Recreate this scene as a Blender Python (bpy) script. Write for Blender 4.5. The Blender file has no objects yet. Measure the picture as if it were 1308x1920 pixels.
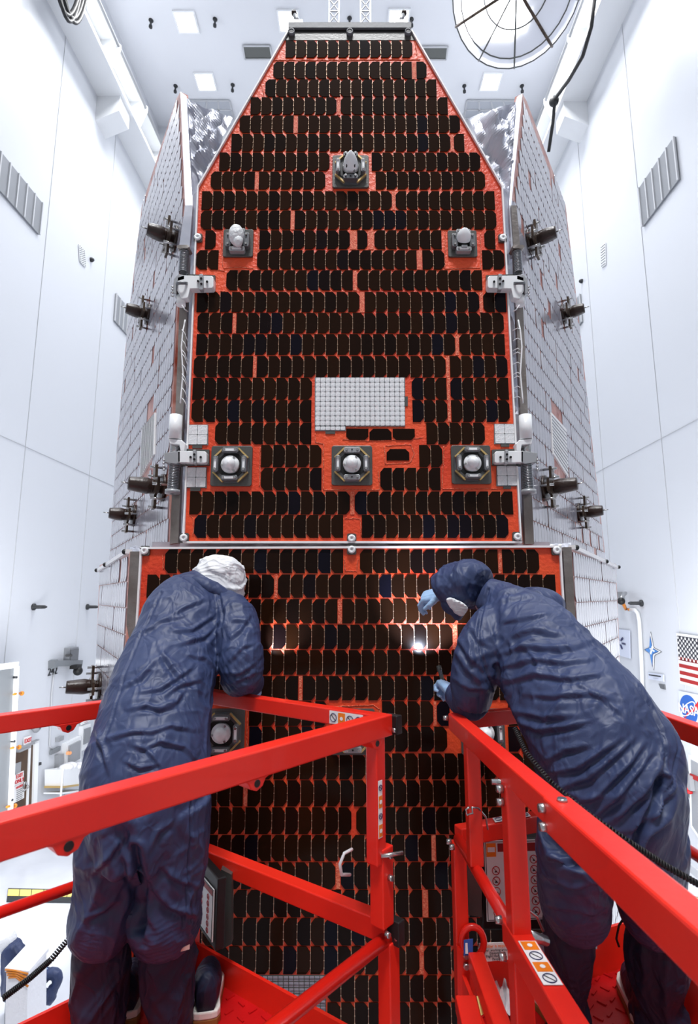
import bpy, math, random
import numpy as np
from mathutils import Vector, Matrix, noise
random.seed(7)
R = math.radians
COL = bpy.context.scene.collection
SC = bpy.context.scene

# ------------------------------------------------------------------ camera, world, lights, exposure
CZ = 6.1                       # eye height above the hall floor
F, CX, CY = 1000.0, 654.0, 960.0
PITCH = R(9.05)
cp, sp = math.cos(PITCH), math.sin(PITCH)
cam = bpy.data.cameras.new('camera'); camo = bpy.data.objects.new('camera', cam); COL.objects.link(camo)
camo.location = (0, 0, CZ); camo.rotation_euler = (R(90) + PITCH, 0, 0)
cam.sensor_fit = 'VERTICAL'; cam.sensor_height = 36; cam.sensor_width = 24.525; cam.lens = F / 1920 * 36
cam.clip_start = 0.02; cam.clip_end = 200
cam.dof.use_dof = True; cam.dof.focus_distance = 2.7; cam.dof.aperture_fstop = 5.0
SC.camera = camo

w = bpy.data.worlds.new('world'); SC.world = w; w.use_nodes = True
w.node_tree.nodes['Background'].inputs[0].default_value = (0.95, 0.97, 1.0, 1)
w.node_tree.nodes['Background'].inputs[1].default_value = 0.40

def area(name, loc, rot, sx, sy, power, color=(1, 1, 1)):
    l = bpy.data.lights.new(name, 'AREA'); l.shape = 'RECTANGLE'; l.size = sx; l.size_y = sy
    l.energy = power; l.color = color
    o = bpy.data.objects.new(name, l); COL.objects.link(o); o.location = loc; o.rotation_euler = rot
    return o
ROOMYAW = -0.021
LAMPW = (0.98, 0.988, 1.0)
# rows of ceiling luminaires over the bay, and unseen fills behind the spacecraft, added to brighten the side walls
for sx in (-1, 1):
    for lx, ly, pw, spread in ((1.6, -5.0, 340, 66), (2.0, 2.5, 60, 90), (4.5, 8.5, 480, 180), (4.5, 14.0, 950, 180)):  # pair behind the camera is unseen, added and tilted to light the spacecraft front
        lo_ = area('ceiling_and_fill_light', (sx * lx, ly, CZ + 19.2), (R(22) if ly < 0 else 0, 0, 0), 2.4, 3.0, pw, LAMPW); lo_.data.spread = R(spread)
area('added_wall_fill', (-5.2, 8.6, 3.2), (R(90), 0, R(62)), 2.0, 3.2, 400, LAMPW)
area('added_wall_fill', (5.2, 8.6, 3.2), (R(90), 0, R(-62)), 2.0, 3.2, 400, LAMPW)
SC.view_settings.view_transform = 'Standard'; SC.view_settings.look = 'None'
SC.view_settings.gamma = 1.0; SC.view_settings.exposure = 0.02
SC.cycles.max_bounces = 7; SC.cycles.diffuse_bounces = 4; SC.cycles.glossy_bounces = 4
SC.cycles.use_denoising = True

# ------------------------------------------------------------------ rays of the photograph
def ray(px, py):
    u, v = px - CX, py - CY
    return u, F * cp + v * sp, F * sp - v * cp
def P(px, py, d):                     # point at depth d (world y)
    u, f, up = ray(px, py)
    return Vector((u / f * d, d, CZ + up / f * d))
def ppm(py, d):                       # pixels per metre at this row and depth
    return (F * cp + (py - CY) * sp) / d
def Q(px, py, p0, n):                 # ray meets a plane
    r = Vector(ray(px, py)); o = Vector((0, 0, CZ))
    t = (Vector(p0) - o).dot(n) / r.dot(n)
    return o + r * t

# ------------------------------------------------------------------ materials
def rgb(r, g, b):
    def l(c):
        c /= 255.0
        return c / 12.92 if c <= .04045 else ((c + .055) / 1.055) ** 2.4
    return (l(r), l(g), l(b), 1)
def mat(name, col, rough=.5, metal=0, spec=.5, coat=0, bump=0, bscale=30, col2=None, cscale=6, stretch=None, emit=0, ior=None, crange=(.35, .65), detail=4):
    m = bpy.data.materials.new(name); m.use_nodes = True
    nt = m.node_tree; b = nt.nodes['Principled BSDF']
    b.inputs['Base Color'].default_value = col; b.inputs['Roughness'].default_value = rough
    b.inputs['Metallic'].default_value = metal; b.inputs['Specular IOR Level'].default_value = spec
    b.inputs['Coat Weight'].default_value = coat
    if ior: b.inputs['IOR'].default_value = ior
    if emit:
        b.inputs['Emission Color'].default_value = col; b.inputs['Emission Strength'].default_value = emit
    tc = nt.nodes.new('ShaderNodeTexCoord'); mp = nt.nodes.new('ShaderNodeMapping')
    nt.links.new(tc.outputs['Object'], mp.inputs[0])
    if stretch: mp.inputs['Scale'].default_value = stretch
    if col2:
        n = nt.nodes.new('ShaderNodeTexNoise'); n.inputs['Scale'].default_value = cscale; n.inputs['Detail'].default_value = detail
        cr = nt.nodes.new('ShaderNodeValToRGB'); cr.color_ramp.elements[0].color = col; cr.color_ramp.elements[1].color = col2
        cr.color_ramp.elements[0].position = crange[0]; cr.color_ramp.elements[1].position = crange[1]
        nt.links.new(mp.outputs[0], n.inputs['Vector']); nt.links.new(n.outputs[0], cr.inputs[0]); nt.links.new(cr.outputs[0], b.inputs['Base Color'])
    if bump:
        n = nt.nodes.new('ShaderNodeTexNoise'); n.inputs['Scale'].default_value = bscale; n.inputs['Detail'].default_value = 5
        bp = nt.nodes.new('ShaderNodeBump'); bp.inputs['Strength'].default_value = bump; bp.inputs['Distance'].default_value = .01
        nt.links.new(mp.outputs[0], n.inputs['Vector']); nt.links.new(n.outputs[0], bp.inputs['Height']); nt.links.new(bp.outputs[0], b.inputs['Normal'])
    return m

def cell_mat(name, island, c0, c1, c2, rough=.15):
    m = mat(name, c0, rough=rough, spec=.8 if 'wing' in name else .1)
    nt = m.node_tree; b = nt.nodes['Principled BSDF']; b.inputs['Coat Weight'].default_value = .0; b.inputs['Coat Roughness'].default_value = .42
    if island:
        g = nt.nodes.new('ShaderNodeNewGeometry'); src = g.outputs['Random Per Island']
    else:
        g = nt.nodes.new('ShaderNodeObjectInfo'); src = g.outputs['Random']
    cr = nt.nodes.new('ShaderNodeValToRGB'); e = cr.color_ramp.elements
    e[0].color = c0; e[1].color = c2; e[0].position = 0; e[1].position = 1
    x = e.new(.45); x.color = c1; x = e.new(.65); x.color = c0; x = e.new(.90); x.color = c1
    nt.links.new(src, cr.inputs[0]); nt.links.new(cr.outputs[0], b.inputs['Base Color'])
    tc = nt.nodes.new('ShaderNodeTexCoord'); mp = nt.nodes.new('ShaderNodeMapping'); mp.inputs['Scale'].default_value = (1, 1, .25)
    n = nt.nodes.new('ShaderNodeTexNoise'); n.inputs['Scale'].default_value = 14; n.inputs['Detail'].default_value = 3
    bp = nt.nodes.new('ShaderNodeBump'); bp.inputs['Strength'].default_value = .12; bp.inputs['Distance'].default_value = .004
    nt.links.new(tc.outputs['Object'], mp.inputs[0]); nt.links.new(mp.outputs[0], n.inputs['Vector'])
    nt.links.new(n.outputs[0], bp.inputs['Height']); nt.links.new(bp.outputs[0], b.inputs['Normal'])
    return m

M = {}
M['cell'] = cell_mat('solar cell glass', False, rgb(38, 20, 9), rgb(22, 12, 9), rgb(16, 15, 26))
M['cell_i'] = cell_mat('solar cell glass joined', True, rgb(38, 20, 9), rgb(22, 12, 9), rgb(16, 15, 26))
M['cell_w'] = cell_mat('wing cell glass with painted reflection', True, rgb(158, 157, 166), rgb(148, 147, 158), rgb(165, 163, 170), .14)  # pale base paints in the white walls mirrored at grazing angle
M['orange'] = mat('orange silicone', rgb(236, 84, 40), rough=.42, bump=.5, bscale=55, col2=rgb(216, 58, 26), cscale=3)
M['orange_pale'] = mat('pale orange caulk', rgb(244, 140, 104), rough=.4, bump=.8, bscale=220, col2=rgb(220, 72, 40), cscale=140)
M['pink'] = mat('pale pink substrate', rgb(205, 150, 138), rough=.35, bump=.3, bscale=60, col2=rgb(150, 62, 40), cscale=9)
M['wire'] = mat('tinned interconnect', rgb(205, 175, 150), rough=.3, metal=.6)
M['white_line'] = mat('white panel edge', rgb(238, 237, 238), rough=.35)
M['gray_plate'] = mat('dark gray anodised plate', rgb(88, 88, 86), rough=.35, metal=.3, bump=.1, bscale=90)
M['gray_light'] = mat('light gray machined metal', rgb(158, 160, 164), rough=.4, metal=.2)
M['gray_mid'] = mat('mid gray block', rgb(112, 114, 118), rough=.35, metal=.4)
M['bar'] = mat('silver beam', rgb(104, 106, 110), rough=.5, metal=.0, bump=.1, bscale=60)
M['tan'] = mat('gold tan strap', rgb(200, 170, 110), rough=.4, metal=.3)
M['white'] = mat('white enamel', rgb(236, 238, 240), rough=.3)
M['white_soft'] = mat('white wrapped tape', rgb(226, 228, 230), rough=.6, bump=.8, bscale=60)
M['black'] = mat('black recess', rgb(14, 14, 14), rough=.5)
M['steel'] = mat('steel bolt', rgb(185, 185, 185), rough=.25, metal=.9)
M['foil'] = mat('crinkled silver foil', rgb(196, 198, 208), rough=.42, metal=.5, bump=.4, bscale=7, col2=rgb(170, 173, 186), cscale=5)
M['foil_dark'] = mat('dull gray foil edge', rgb(126, 118, 114), rough=.4, metal=.7, bump=.8, bscale=16, col2=rgb(150, 145, 142), cscale=6)
M['mirror_tile'] = mat('white silver radiator tile', rgb(232, 233, 235), rough=.4, metal=.0, bump=.4, bscale=120, col2=rgb(216, 218, 222), cscale=60)
M['brown'] = mat('dark brown antenna shell', rgb(44, 28, 22), rough=.32, bump=.2, bscale=80)
M['brown_plate'] = mat('brown bracket plate', rgb(88, 74, 62), rough=.35, metal=.5, col2=rgb(52, 40, 34), cscale=12)
M['spring'] = mat('dull spring steel', rgb(140, 142, 146), rough=.3, metal=.9)
M['cable'] = mat('white cable', rgb(232, 232, 234), rough=.5)
M['black_rubber'] = mat('black rubber', rgb(16, 16, 18), rough=.55)
# room
M['wall'] = mat('glossy white wall paint', rgb(208, 211, 217), rough=.24, bump=.10, bscale=1.1, spec=.45)
M['ceil'] = mat('white ceiling panels', rgb(222, 224, 229), rough=.5)
M['floor'] = mat('pale gray sealed floor', rgb(206, 209, 216), rough=.2, col2=rgb(196, 199, 207), cscale=1.2)
M['seam'] = mat('gray seam line', rgb(192, 194, 198), rough=.6)
M['vent'] = mat('gray ventilation grille', rgb(138, 141, 146), rough=.5)
M['vent_d'] = mat('dark ventilation grille', rgb(92, 94, 92), rough=.4, metal=.4)
M['vent_l'] = mat('pale ceiling grille', rgb(176, 180, 188), rough=.5)
M['lamp'] = mat('lit lamp diffuser', (1, 1, 1, 1), emit=14)
M['dark'] = mat('dark fitting', rgb(40, 42, 46), rough=.5)
M['door'] = mat('brown door', rgb(84, 58, 34), rough=.45, col2=rgb(66, 44, 26), cscale=5)
M['cabgray'] = mat('gray cabinet steel', rgb(120, 124, 128), rough=.4)
M['sign_red'] = mat('sign red', rgb(196, 30, 36), rough=.5)
M['sign_blue'] = mat('sign blue', rgb(36, 92, 176), rough=.45)
M['sign_navy'] = mat('sign navy', rgb(30, 34, 88), rough=.45)
M['sign_sky'] = mat('emblem blue', rgb(72, 136, 206), rough=.45)
M['sign_pale'] = mat('poster pale ground', rgb(206, 212, 228), rough=.5)
M['sign_white'] = mat('sign white', rgb(238, 238, 238), rough=.5)
M['flag_red'] = mat('flag red', rgb(156, 30, 30), rough=.6)
M['flag_dark'] = mat('flag canton', rgb(40, 40, 52), rough=.6)
M['yellow'] = mat('yellow hazard paint', rgb(228, 212, 120), rough=.5)
M['amber'] = mat('amber film tape', rgb(214, 130, 40), rough=.3)
M['sticker_orange'] = mat('orange sticker', rgb(245, 130, 20), rough=.45)
M['clear_bag'] = mat('white plastic film', rgb(236, 236, 240), rough=.3, bump=.8, bscale=20)
# lift and people
M['red'] = mat('red lift paint', rgb(226, 36, 22), rough=.36, coat=.12, bump=.05, bscale=30, col2=rgb(234, 46, 28), cscale=3)
M['red_floor'] = mat('darkened red deck paint', rgb(196, 16, 20), rough=.4, bump=.1, bscale=40, col2=rgb(176, 14, 16), cscale=8)  # lift red, darkened in colour to weaken red bounce on the legs
M['red_round'] = mat('red round tube paint', rgb(224, 32, 20), rough=.3, coat=.2)
def cloth_mat(name, c1, c2, sc, st, rough=.5, spec=.4, strength=.55):
    m = mat(name, c1, rough=rough, spec=spec, col2=c2, cscale=5)
    nt = m.node_tree; b = nt.nodes['Principled BSDF']; tc = nt.nodes.new('ShaderNodeTexCoord')
    n0 = nt.nodes.new('ShaderNodeTexNoise'); n0.inputs['Scale'].default_value = 5; n0.inputs['Detail'].default_value = 2
    mx = nt.nodes.new('ShaderNodeVectorMath'); mx.operation = 'MULTIPLY_ADD'; mx.inputs[1].default_value = (.22, .22, .22)
    nt.links.new(tc.outputs['Object'], n0.inputs['Vector']); nt.links.new(n0.outputs['Color'], mx.inputs[0]); nt.links.new(tc.outputs['Object'], mx.inputs[2])
    last = None
    for k, (rot, s_, w_) in enumerate((((.3, .9, .4), sc, 1.0), ((1.2, .2, -.8), sc * 1.9, .5))):
        mp = nt.nodes.new('ShaderNodeMapping'); mp.inputs['Rotation'].default_value = rot; mp.inputs['Scale'].default_value = st
        v = nt.nodes.new('ShaderNodeTexVoronoi'); v.feature = 'DISTANCE_TO_EDGE'; v.inputs['Scale'].default_value = s_
        nt.links.new(mx.outputs[0], mp.inputs[0]); nt.links.new(mp.outputs[0], v.inputs['Vector'])
        cl = nt.nodes.new('ShaderNodeMapRange'); cl.inputs['From Max'].default_value = .22; cl.inputs['To Min'].default_value = w_; cl.inputs['To Max'].default_value = 0; cl.interpolation_type = 'SMOOTHSTEP'
        nt.links.new(v.outputs['Distance'], cl.inputs['Value'])
        if last is None: last = cl.outputs[0]
        else:
            ad = nt.nodes.new('ShaderNodeMath'); nt.links.new(last, ad.inputs[0]); nt.links.new(cl.outputs[0], ad.inputs[1]); last = ad.outputs[0]
    bp = nt.nodes.new('ShaderNodeBump'); bp.inputs['Strength'].default_value = strength; bp.inputs['Distance'].default_value = .006
    nt.links.new(last, bp.inputs['Height']); nt.links.new(bp.outputs[0], b.inputs['Normal']); return m
M['navy'] = cloth_mat('navy cleanroom cloth', rgb(54, 66, 102), rgb(47, 58, 92), 12, (1, 1, .4), strength=.4)
M['navy_dark'] = cloth_mat('dark navy boot cloth', rgb(38, 44, 68), rgb(32, 38, 60), 9, (1.4, 1.4, .5), .55, .3)
M['hood_white'] = cloth_mat('white hood cloth', rgb(234, 235, 238), rgb(226, 227, 231), 16, (.5, .8, 1.3), .7, .3, .4)
M['glove'] = mat('pale blue nitrile glove', rgb(158, 190, 226), rough=.42, bump=.3, bscale=60)
M['skin'] = mat('brown skin', rgb(150, 94, 66), rough=.5)
M['sole'] = mat('brown gum sole', rgb(140, 92, 44), rough=.6)
M['sole_white'] = mat('white midsole', rgb(226, 222, 216), rough=.5)
M['label'] = mat('small pink label', rgb(214, 180, 170), rough=.6)

# ------------------------------------------------------------------ helpers
def link(o): COL.objects.link(o); return o
def tag(o, label=None, cat=None, group=None, kind=None):
    if label: o['label'] = label
    if cat: o['category'] = cat
    if group: o['group'] = group
    if kind: o['kind'] = kind
    return o
def empty(name, loc=(0, 0, 0), label=None, cat=None, group=None):
    o = bpy.data.objects.new(name, None); link(o); o.location = loc; o.empty_display_size = .1
    tag(o, label, cat, group); return o
class MB:
    def __init__(s): s.v = []; s.f = []; s.sm = []
    def add(s, vs, fs, smooth=False):
        k = len(s.v); s.v += [tuple(x) for x in vs]
        s.f += [tuple(i + k for i in f) for f in fs]; s.sm += [smooth] * len(fs); return s
    def hexa(s, c8):                               # 8 corners: bottom 4, top 4
        return s.add(c8, [(0, 3, 2, 1), (4, 5, 6, 7), (0, 1, 5, 4), (1, 2, 6, 5), (2, 3, 7, 6), (3, 0, 4, 7)])
    def box(s, c, size, rot=None):
        c = Vector(c); h = [x / 2 for x in size]
        pts = [Vector((a * h[0], b * h[1], z * h[2])) for z in (-1, 1) for a, b in ((-1, -1), (1, -1), (1, 1), (-1, 1))]
        if rot is not None: pts = [rot @ p for p in pts]
        return s.hexa([c + p for p in pts])
    def rbox(s, c, size, bev, rot=None):           # box with bevelled vertical (local y-axis view) corners: chamfered prism along local y
        x, y, z = [q / 2 for q in size]; b = bev
        poly = [(-x + b, -z), (x - b, -z), (x, -z + b), (x, z - b), (x - b, z), (-x + b, z), (-x, z - b), (-x, -z + b)]
        return s.prism(poly, Vector(c), size[1], rot)
    def prism(s, poly, c, thick, rot=None):        # poly in local xz, extruded along local y (centred)
        n = len(poly); c = Vector(c)
        a = [Vector((p[0], -thick / 2, p[1])) for p in poly]; b = [Vector((p[0], thick / 2, p[1])) for p in poly]
        pts = a + b
        if rot is not None: pts = [rot @ p for p in pts]
        pts = [c + p for p in pts]
        return s.add(pts, [tuple(range(n)), tuple(range(2 * n - 1, n - 1, -1))] + [(i, i + n, (i + 1) % n + n, (i + 1) % n) for i in range(n)])
    def slab(s, pts, off):                         # polygon of 3D points extruded by a vector
        n = len(pts); off = Vector(off); b = [Vector(p) + off for p in pts]
        return s.add(list(pts) + b, [tuple(range(n)), tuple(range(2 * n - 1, n - 1, -1))] + [(i, i + n, (i + 1) % n + n, (i + 1) % n) for i in range(n)])
    def bar(s, a, b, w_, h, up=(0, 0, 1)):         # rectangular bar from a to b
        a = Vector(a); b = Vector(b); d = (b - a); L = d.length; d.normalize()
        up = Vector(up)
        if abs(d.dot(up)) > .97: up = Vector((0, 1, 0))
        x = d.cross(up).normalized(); z = x.cross(d)
        rot = Matrix((x, d, z)).transposed()
        return s.box((a + b) / 2, (w_, L, h), rot)
    def tube(s, pts, r, n=10, caps=True, closed=False):
        pts = [Vector(p) for p in pts]; m = len(pts); rs = r if isinstance(r, (list, tuple)) else [r] * m
        t0 = (pts[1] - pts[0]).normalized(); ref = Vector((0, 0, 1)) if abs(t0.z) < .9 else Vector((1, 0, 0))
        u = t0.cross(ref).normalized(); vs = []
        for i, p in enumerate(pts):
            if closed: t = (pts[(i + 1) % m] - pts[i - 1]).normalized()
            else: t = (pts[min(i + 1, m - 1)] - pts[max(i - 1, 0)]).normalized()
            u = (u - t * u.dot(t)).normalized(); w_ = t.cross(u)
            vs += [p + (u * math.cos(2 * math.pi * k / n) + w_ * math.sin(2 * math.pi * k / n)) * rs[i] for k in range(n)]
        fs = []
        for i in range(m if closed else m - 1):
            j = (i + 1) % m
            fs += [(i * n + k, i * n + (k + 1) % n, j * n + (k + 1) % n, j * n + k) for k in range(n)]
        k0 = len(s.v); s.add(vs, fs, True)
        if caps and not closed:
            s.f += [tuple(k0 + k for k in range(n - 1, -1, -1)), tuple(k0 + (m - 1) * n + k for k in range(n))]; s.sm += [False, False]
        return s
    def cyl(s, a, b, r, n=16, r2=None): return s.tube([a, b], [r, r if r2 is None else r2], n)
    def ball(s, c, r, n=12, m=8, sc=(1, 1, 1), rot=None):
        c = Vector(c); vs = []; fs = []
        for i in range(m + 1):
            th = math.pi * i / m
            for k in range(n):
                ph = 2 * math.pi * k / n
                q = Vector((r * sc[0] * math.sin(th) * math.cos(ph), r * sc[1] * math.sin(th) * math.sin(ph), r * sc[2] * math.cos(th)))
                if rot is not None: q = rot @ q
                vs.append(c + q)
        for i in range(m):
            for k in range(n): fs.append((i * n + k, (i + 1) * n + k, (i + 1) * n + (k + 1) % n, i * n + (k + 1) % n))
        return s.add(vs, fs, True)
    def lathe(s, prof, c, axis=(0, 0, 1), n=24, smooth=True):   # prof: (r, h) along axis
        ax = Vector(axis).normalized(); ref = Vector((0, 0, 1)) if abs(ax.z) < .9 else Vector((1, 0, 0))
        u = ax.cross(ref).normalized(); w_ = ax.cross(u); c = Vector(c); vs = []
        for r, h in prof: vs += [c + ax * h + (u * math.cos(2 * math.pi * k / n) + w_ * math.sin(2 * math.pi * k / n)) * r for k in range(n)]
        fs = [(i * n + k, i * n + (k + 1) % n, (i + 1) * n + (k + 1) % n, (i + 1) * n + k) for i in range(len(prof) - 1) for k in range(n)]
        return s.add(vs, fs, smooth)
    def build(s, name, m, parent=None, bevel=0, **tags):
        me = bpy.data.meshes.new(name); me.from_pydata(s.v, [], s.f); me.validate(); me.update()
        me.polygons.foreach_set('use_smooth', s.sm[:len(me.polygons)] if len(s.sm) >= len(me.polygons) else [False] * len(me.polygons))
        me.materials.append(m if not isinstance(m, str) else M[m])
        import bmesh
        bm = bmesh.new(); bm.from_mesh(me); bmesh.ops.recalc_face_normals(bm, faces=bm.faces); bm.to_mesh(me); bm.free()
        o = bpy.data.objects.new(name, me); link(o)
        if parent is not None:
            o.parent = parent
            if parent.type == 'EMPTY': o.matrix_parent_inverse = Matrix.Translation(parent.location).inverted()
        if bevel:
            b = o.modifiers.new('b', 'BEVEL'); b.width = bevel; b.segments = 2; b.limit_method = 'ANGLE'
        tag(o, **tags) if tags else None
        return o
def text_mesh(s, size, origin, xdir, zdir, thick=.004, align='CENTER'):
    cu = bpy.data.curves.new('t', 'FONT'); cu.body = s; cu.size = size; cu.align_x = align; cu.align_y = 'CENTER'
    cu.extrude = thick / 2; cu.resolution_u = 2
    to = bpy.data.objects.new('t', cu); link(to)
    dg = bpy.context.evaluated_depsgraph_get(); me = bpy.data.meshes.new_from_object(to.evaluated_get(dg))
    bpy.data.objects.remove(to); bpy.data.curves.remove(cu)
    xd = Vector(xdir).normalized(); zd = Vector(zdir).normalized(); nd = xd.cross(zd)
    b = MB(); b.add([Vector(origin) + xd * v.co.x + zd * v.co.y + nd * v.co.z for v in me.vertices], [tuple(p.vertices) for p in me.polygons])
    bpy.data.meshes.remove(me); return b


# ------------------------------------------------------------------ the hall
cy_, sy_ = math.cos(ROOMYAW), math.sin(ROOMYAW)
EX = Vector((cy_, sy_, 0)); EY = Vector((-sy_, cy_, 0)); EZ = Vector((0, 0, 1))
def RM(x, y, z): return EX * x + EY * y + EZ * z        # room coordinates to world
XL, XR, HC, YB, YF = -8.4, 7.4, CZ + 19.5, 19.4, -9.0
def WL(px, py, off=0): return Q(px, py, RM(XL + off, 0, 0), EX)
def WR(px, py, off=0): return Q(px, py, RM(XR - off, 0, 0), EX)
def CE(px, py, off=0): return Q(px, py, (0, 0, HC - off), EZ)
def FL(px, py): return Q(px, py, (0, 0, 0), EZ)

def struct(name, b, m, parent=None):
    return b.build(name, m, parent, kind='structure') if parent is None else b.build(name, m, parent)
b = MB(); b.slab([RM(XL - .3, YF, 0), RM(XR + .3, YF, 0), RM(XR + .3, YB + .3, 0), RM(XL - .3, YB + .3, 0)], (0, 0, -.3)); struct('floor', b, 'floor')
b = MB(); b.slab([RM(XL - .3, YF, HC), RM(XR + .3, YF, HC), RM(XR + .3, YB + .3, HC), RM(XL - .3, YB + .3, HC)], (0, 0, .3)); struct('ceiling', b, 'ceil')
b = MB(); b.slab([RM(XL, YF, 0), RM(XL, YB, 0), RM(XL, YB, HC), RM(XL, YF, HC)], -EX * .3); wall_l = struct('wall_left', b, 'wall')
b = MB(); b.slab([RM(XR, YF, 0), RM(XR, YB, 0), RM(XR, YB, HC), RM(XR, YF, HC)], EX * .3); wall_r = struct('wall_right', b, 'wall')
b = MB(); b.slab([RM(XL, YB, 0), RM(XR, YB, 0), RM(XR, YB, HC), RM(XL, YB, HC)], EY * .3); struct('wall_back', b, 'wall')
b = MB()
for x in (XL + .02, XR - .02): b.slab([RM(x - .02, YF, 0), RM(x + .02, YF, 0), RM(x + .02, YB, 0), RM(x - .02, YB, 0)], (0, 0, .18))
struct('baseboard_side', b, 'seam')
# panel joints on the walls
def seam(n, pts, w_=.03, off=.004, parent=None):
    b = MB()
    for a, c in zip(pts[:-1], pts[1:]): b.bar(a, c, w_, .008)
    return b.build('panel_joint', 'seam', parent)
for k, y in enumerate((3.2, 6.4, 9.6, 12.8, 16.0)):
    seam(k, [RM(XL, y, .2), RM(XL, y, HC - 3.4)], parent=wall_l); seam(k, [RM(XR, y, .2), RM(XR, y, HC - 3.4)], parent=wall_r)
for px, fn, wl in ((0, WL, wall_l), (1, WR, wall_r)):
    z = (WL(100, 861) if px == 0 else WR(1220, 832)).z
    x = XL if px == 0 else XR
    seam(9, [RM(x, -2, z), RM(x, YB, z)], parent=wl)
# crane runway beams on both side walls, corbels and cable trays
for side, X0, sgn in (('left', XL, 1), ('right', XR, -1)):
    root = empty('crane_runway', RM(X0, 6, CZ + 16), 'long white crane runway beam with corbels high on the %s wall' % side, 'crane beam', None)
    b = MB()
    for (x0, x1, z0, z1) in ((.0, .86, 15.9, 16.02), (.0, .86, 17.0, 17.08), (.38, .44, 16.0, 17.0)):
        b.slab([RM(X0 + sgn * x0, YF, CZ + z0), RM(X0 + sgn * x1, YF, CZ + z0), RM(X0 + sgn * x1, YB, CZ + z0), RM(X0 + sgn * x0, YB, CZ + z0)], (0, 0, z1 - z0))
    b.build('beam', 'white', root)
    b = MB(); b.slab([RM(X0 + sgn * .55, YF, CZ + 17.1), RM(X0 + sgn * .68, YF, CZ + 17.1), RM(X0 + sgn * .68, YB, CZ + 17.1), RM(X0 + sgn * .55, YB, CZ + 17.1)], (0, 0, .14)); b.build('rail', 'gray_light', root)
    b = MB(); b.tube([RM(X0 + sgn * 1.02, YF, CZ + 16.75), RM(X0 + sgn * 1.02, YB, CZ + 16.75)], .05, 8); b.build('conduit', 'gray_light', root)
    for y in np.arange(-3, YB, 2.1):
        b = MB(); b.slab([RM(X0 + sgn * .44, y, CZ + 16.0), RM(X0 + sgn * .86, y, CZ + 16.0), RM(X0 + sgn * 1.08, y, CZ + 16.6), RM(X0 + sgn * 1.08, y, CZ + 16.8), RM(X0 + sgn * .86, y, CZ + 17.0), RM(X0 + sgn * .44, y, CZ + 17.0)], EY * .05); b.build('stiffener', 'white', root)
    p = (WL(193, 185) if sgn > 0 else WR(1090, 190))
    y0 = p.dot(EY)
    for yy in (y0 - 6.2, y0, y0 + 6.0):
        b = MB(); b.slab([RM(X0, yy - .35, CZ + 15.0), RM(X0 + sgn * .75, yy - .35, CZ + 15.35), RM(X0 + sgn * .75, yy - .35, CZ + 15.9), RM(X0, yy - .35, CZ + 15.9)], EY * .7); b.build('corbel', 'white', root)
# ceiling luminaires, sprinklers, grilles
spots = [((349, 40), 'square ceiling lamp at the top left above the left wing'), ((541, 38), 'square ceiling lamp just left of the spacecraft top'),
         ((747, 36), 'square ceiling lamp just right of the spacecraft top'), ((385, 152), 'square ceiling lamp nearest the left crane rail'),
         ((920, 152), 'square ceiling lamp under the round inflated shade, right of the spacecraft'), ((972, 28), 'square ceiling lamp glowing behind the round inflated shade')]
for (px, py), lab in spots:
    c = CE(px, py, .0); root = empty('ceiling_lamp', c, lab, 'ceiling lamp', 'ceiling lamps')
    b = MB()
    for dx, dy, sx, sy in ((-.34, 0, .06, .74), (.34, 0, .06, .74), (0, -.34, .62, .06), (0, .34, .62, .06)): b.box(c + Vector((dx, dy, -.03)), (sx, sy, .06))
    b.build('frame', 'white', root); b = MB(); b.box(c + Vector((0, 0, -.02)), (.62, .62, .03)); b.build('diffuser', 'lamp', root)
for k, (px, py) in enumerate([(283, 38), (403, 36), (329, 161), (436, 159), (655, 34), (771, 36), (870, 161), (978, 161)]):
    c = CE(px, py, 0); b = MB(); b.lathe([(.0, 0), (.08, 0), (.08, -.02), (.035, -.04), (.035, -.2), (.06, -.22), (.06, -.29), (0, -.3)], c, n=12)
    lab = ['leftmost dark sprinkler head on the ceiling', 'dark sprinkler head between two ceiling lamps at the top left', 'small dark sprinkler head beside the left wing tip', 'dark sprinkler head right of the lamp over the left wing',
           'dark sprinkler head between the two lattice masts', 'dark sprinkler head right of the top right lamp', 'dark sprinkler head left of the lamp over the right wing', 'dark sprinkler head right above the right wing tip'][k]
    tag(b.build('sprinkler', 'dark'), lab, 'sprinkler', 'ceiling sprinklers')
def ceil_grille(corners, m, label, nx, ny):
    pts = [CE(*c) for c in corners]; root = empty('ceiling_grille', sum(pts, Vector()) / 4, label, 'grille', 'ceiling grilles')
    b = MB(); b.slab(pts, (0, 0, -.04)); b.build('panel', m, root)
    for i in range(nx + 1):
        t = i / nx; b = MB(); b.bar(pts[0].lerp(pts[1], t) - EZ * .05, pts[3].lerp(pts[2], t) - EZ * .05, .05, .03); b.build('rib', 'seam', root)
    for i in range(ny + 1):
        t = i / ny; b = MB(); b.bar(pts[0].lerp(pts[3], t) - EZ * .05, pts[1].lerp(pts[2], t) - EZ * .05, .05, .03); b.build('rib', 'seam', root)
ceil_grille([(455, 84), (506, 84), (510, 109), (459, 109)], 'vent_d', 'dark rectangular ceiling grille left of the spacecraft top', 1, 1)
ceil_grille([(789, 86), (839, 86), (836, 110), (792, 110)], 'vent_d', 'dark rectangular ceiling grille right of the spacecraft top', 1, 1)
ceil_grille([(346, 187), (430, 187), (438, 221), (330, 221)], 'vent_l', 'pale ceiling grille behind the left foil sheet', 4, 2)
ceil_grille([(875, 187), (965, 187), (985, 221), (870, 221)], 'vent_l', 'pale ceiling grille behind the right foil sheet', 4, 2)

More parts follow.
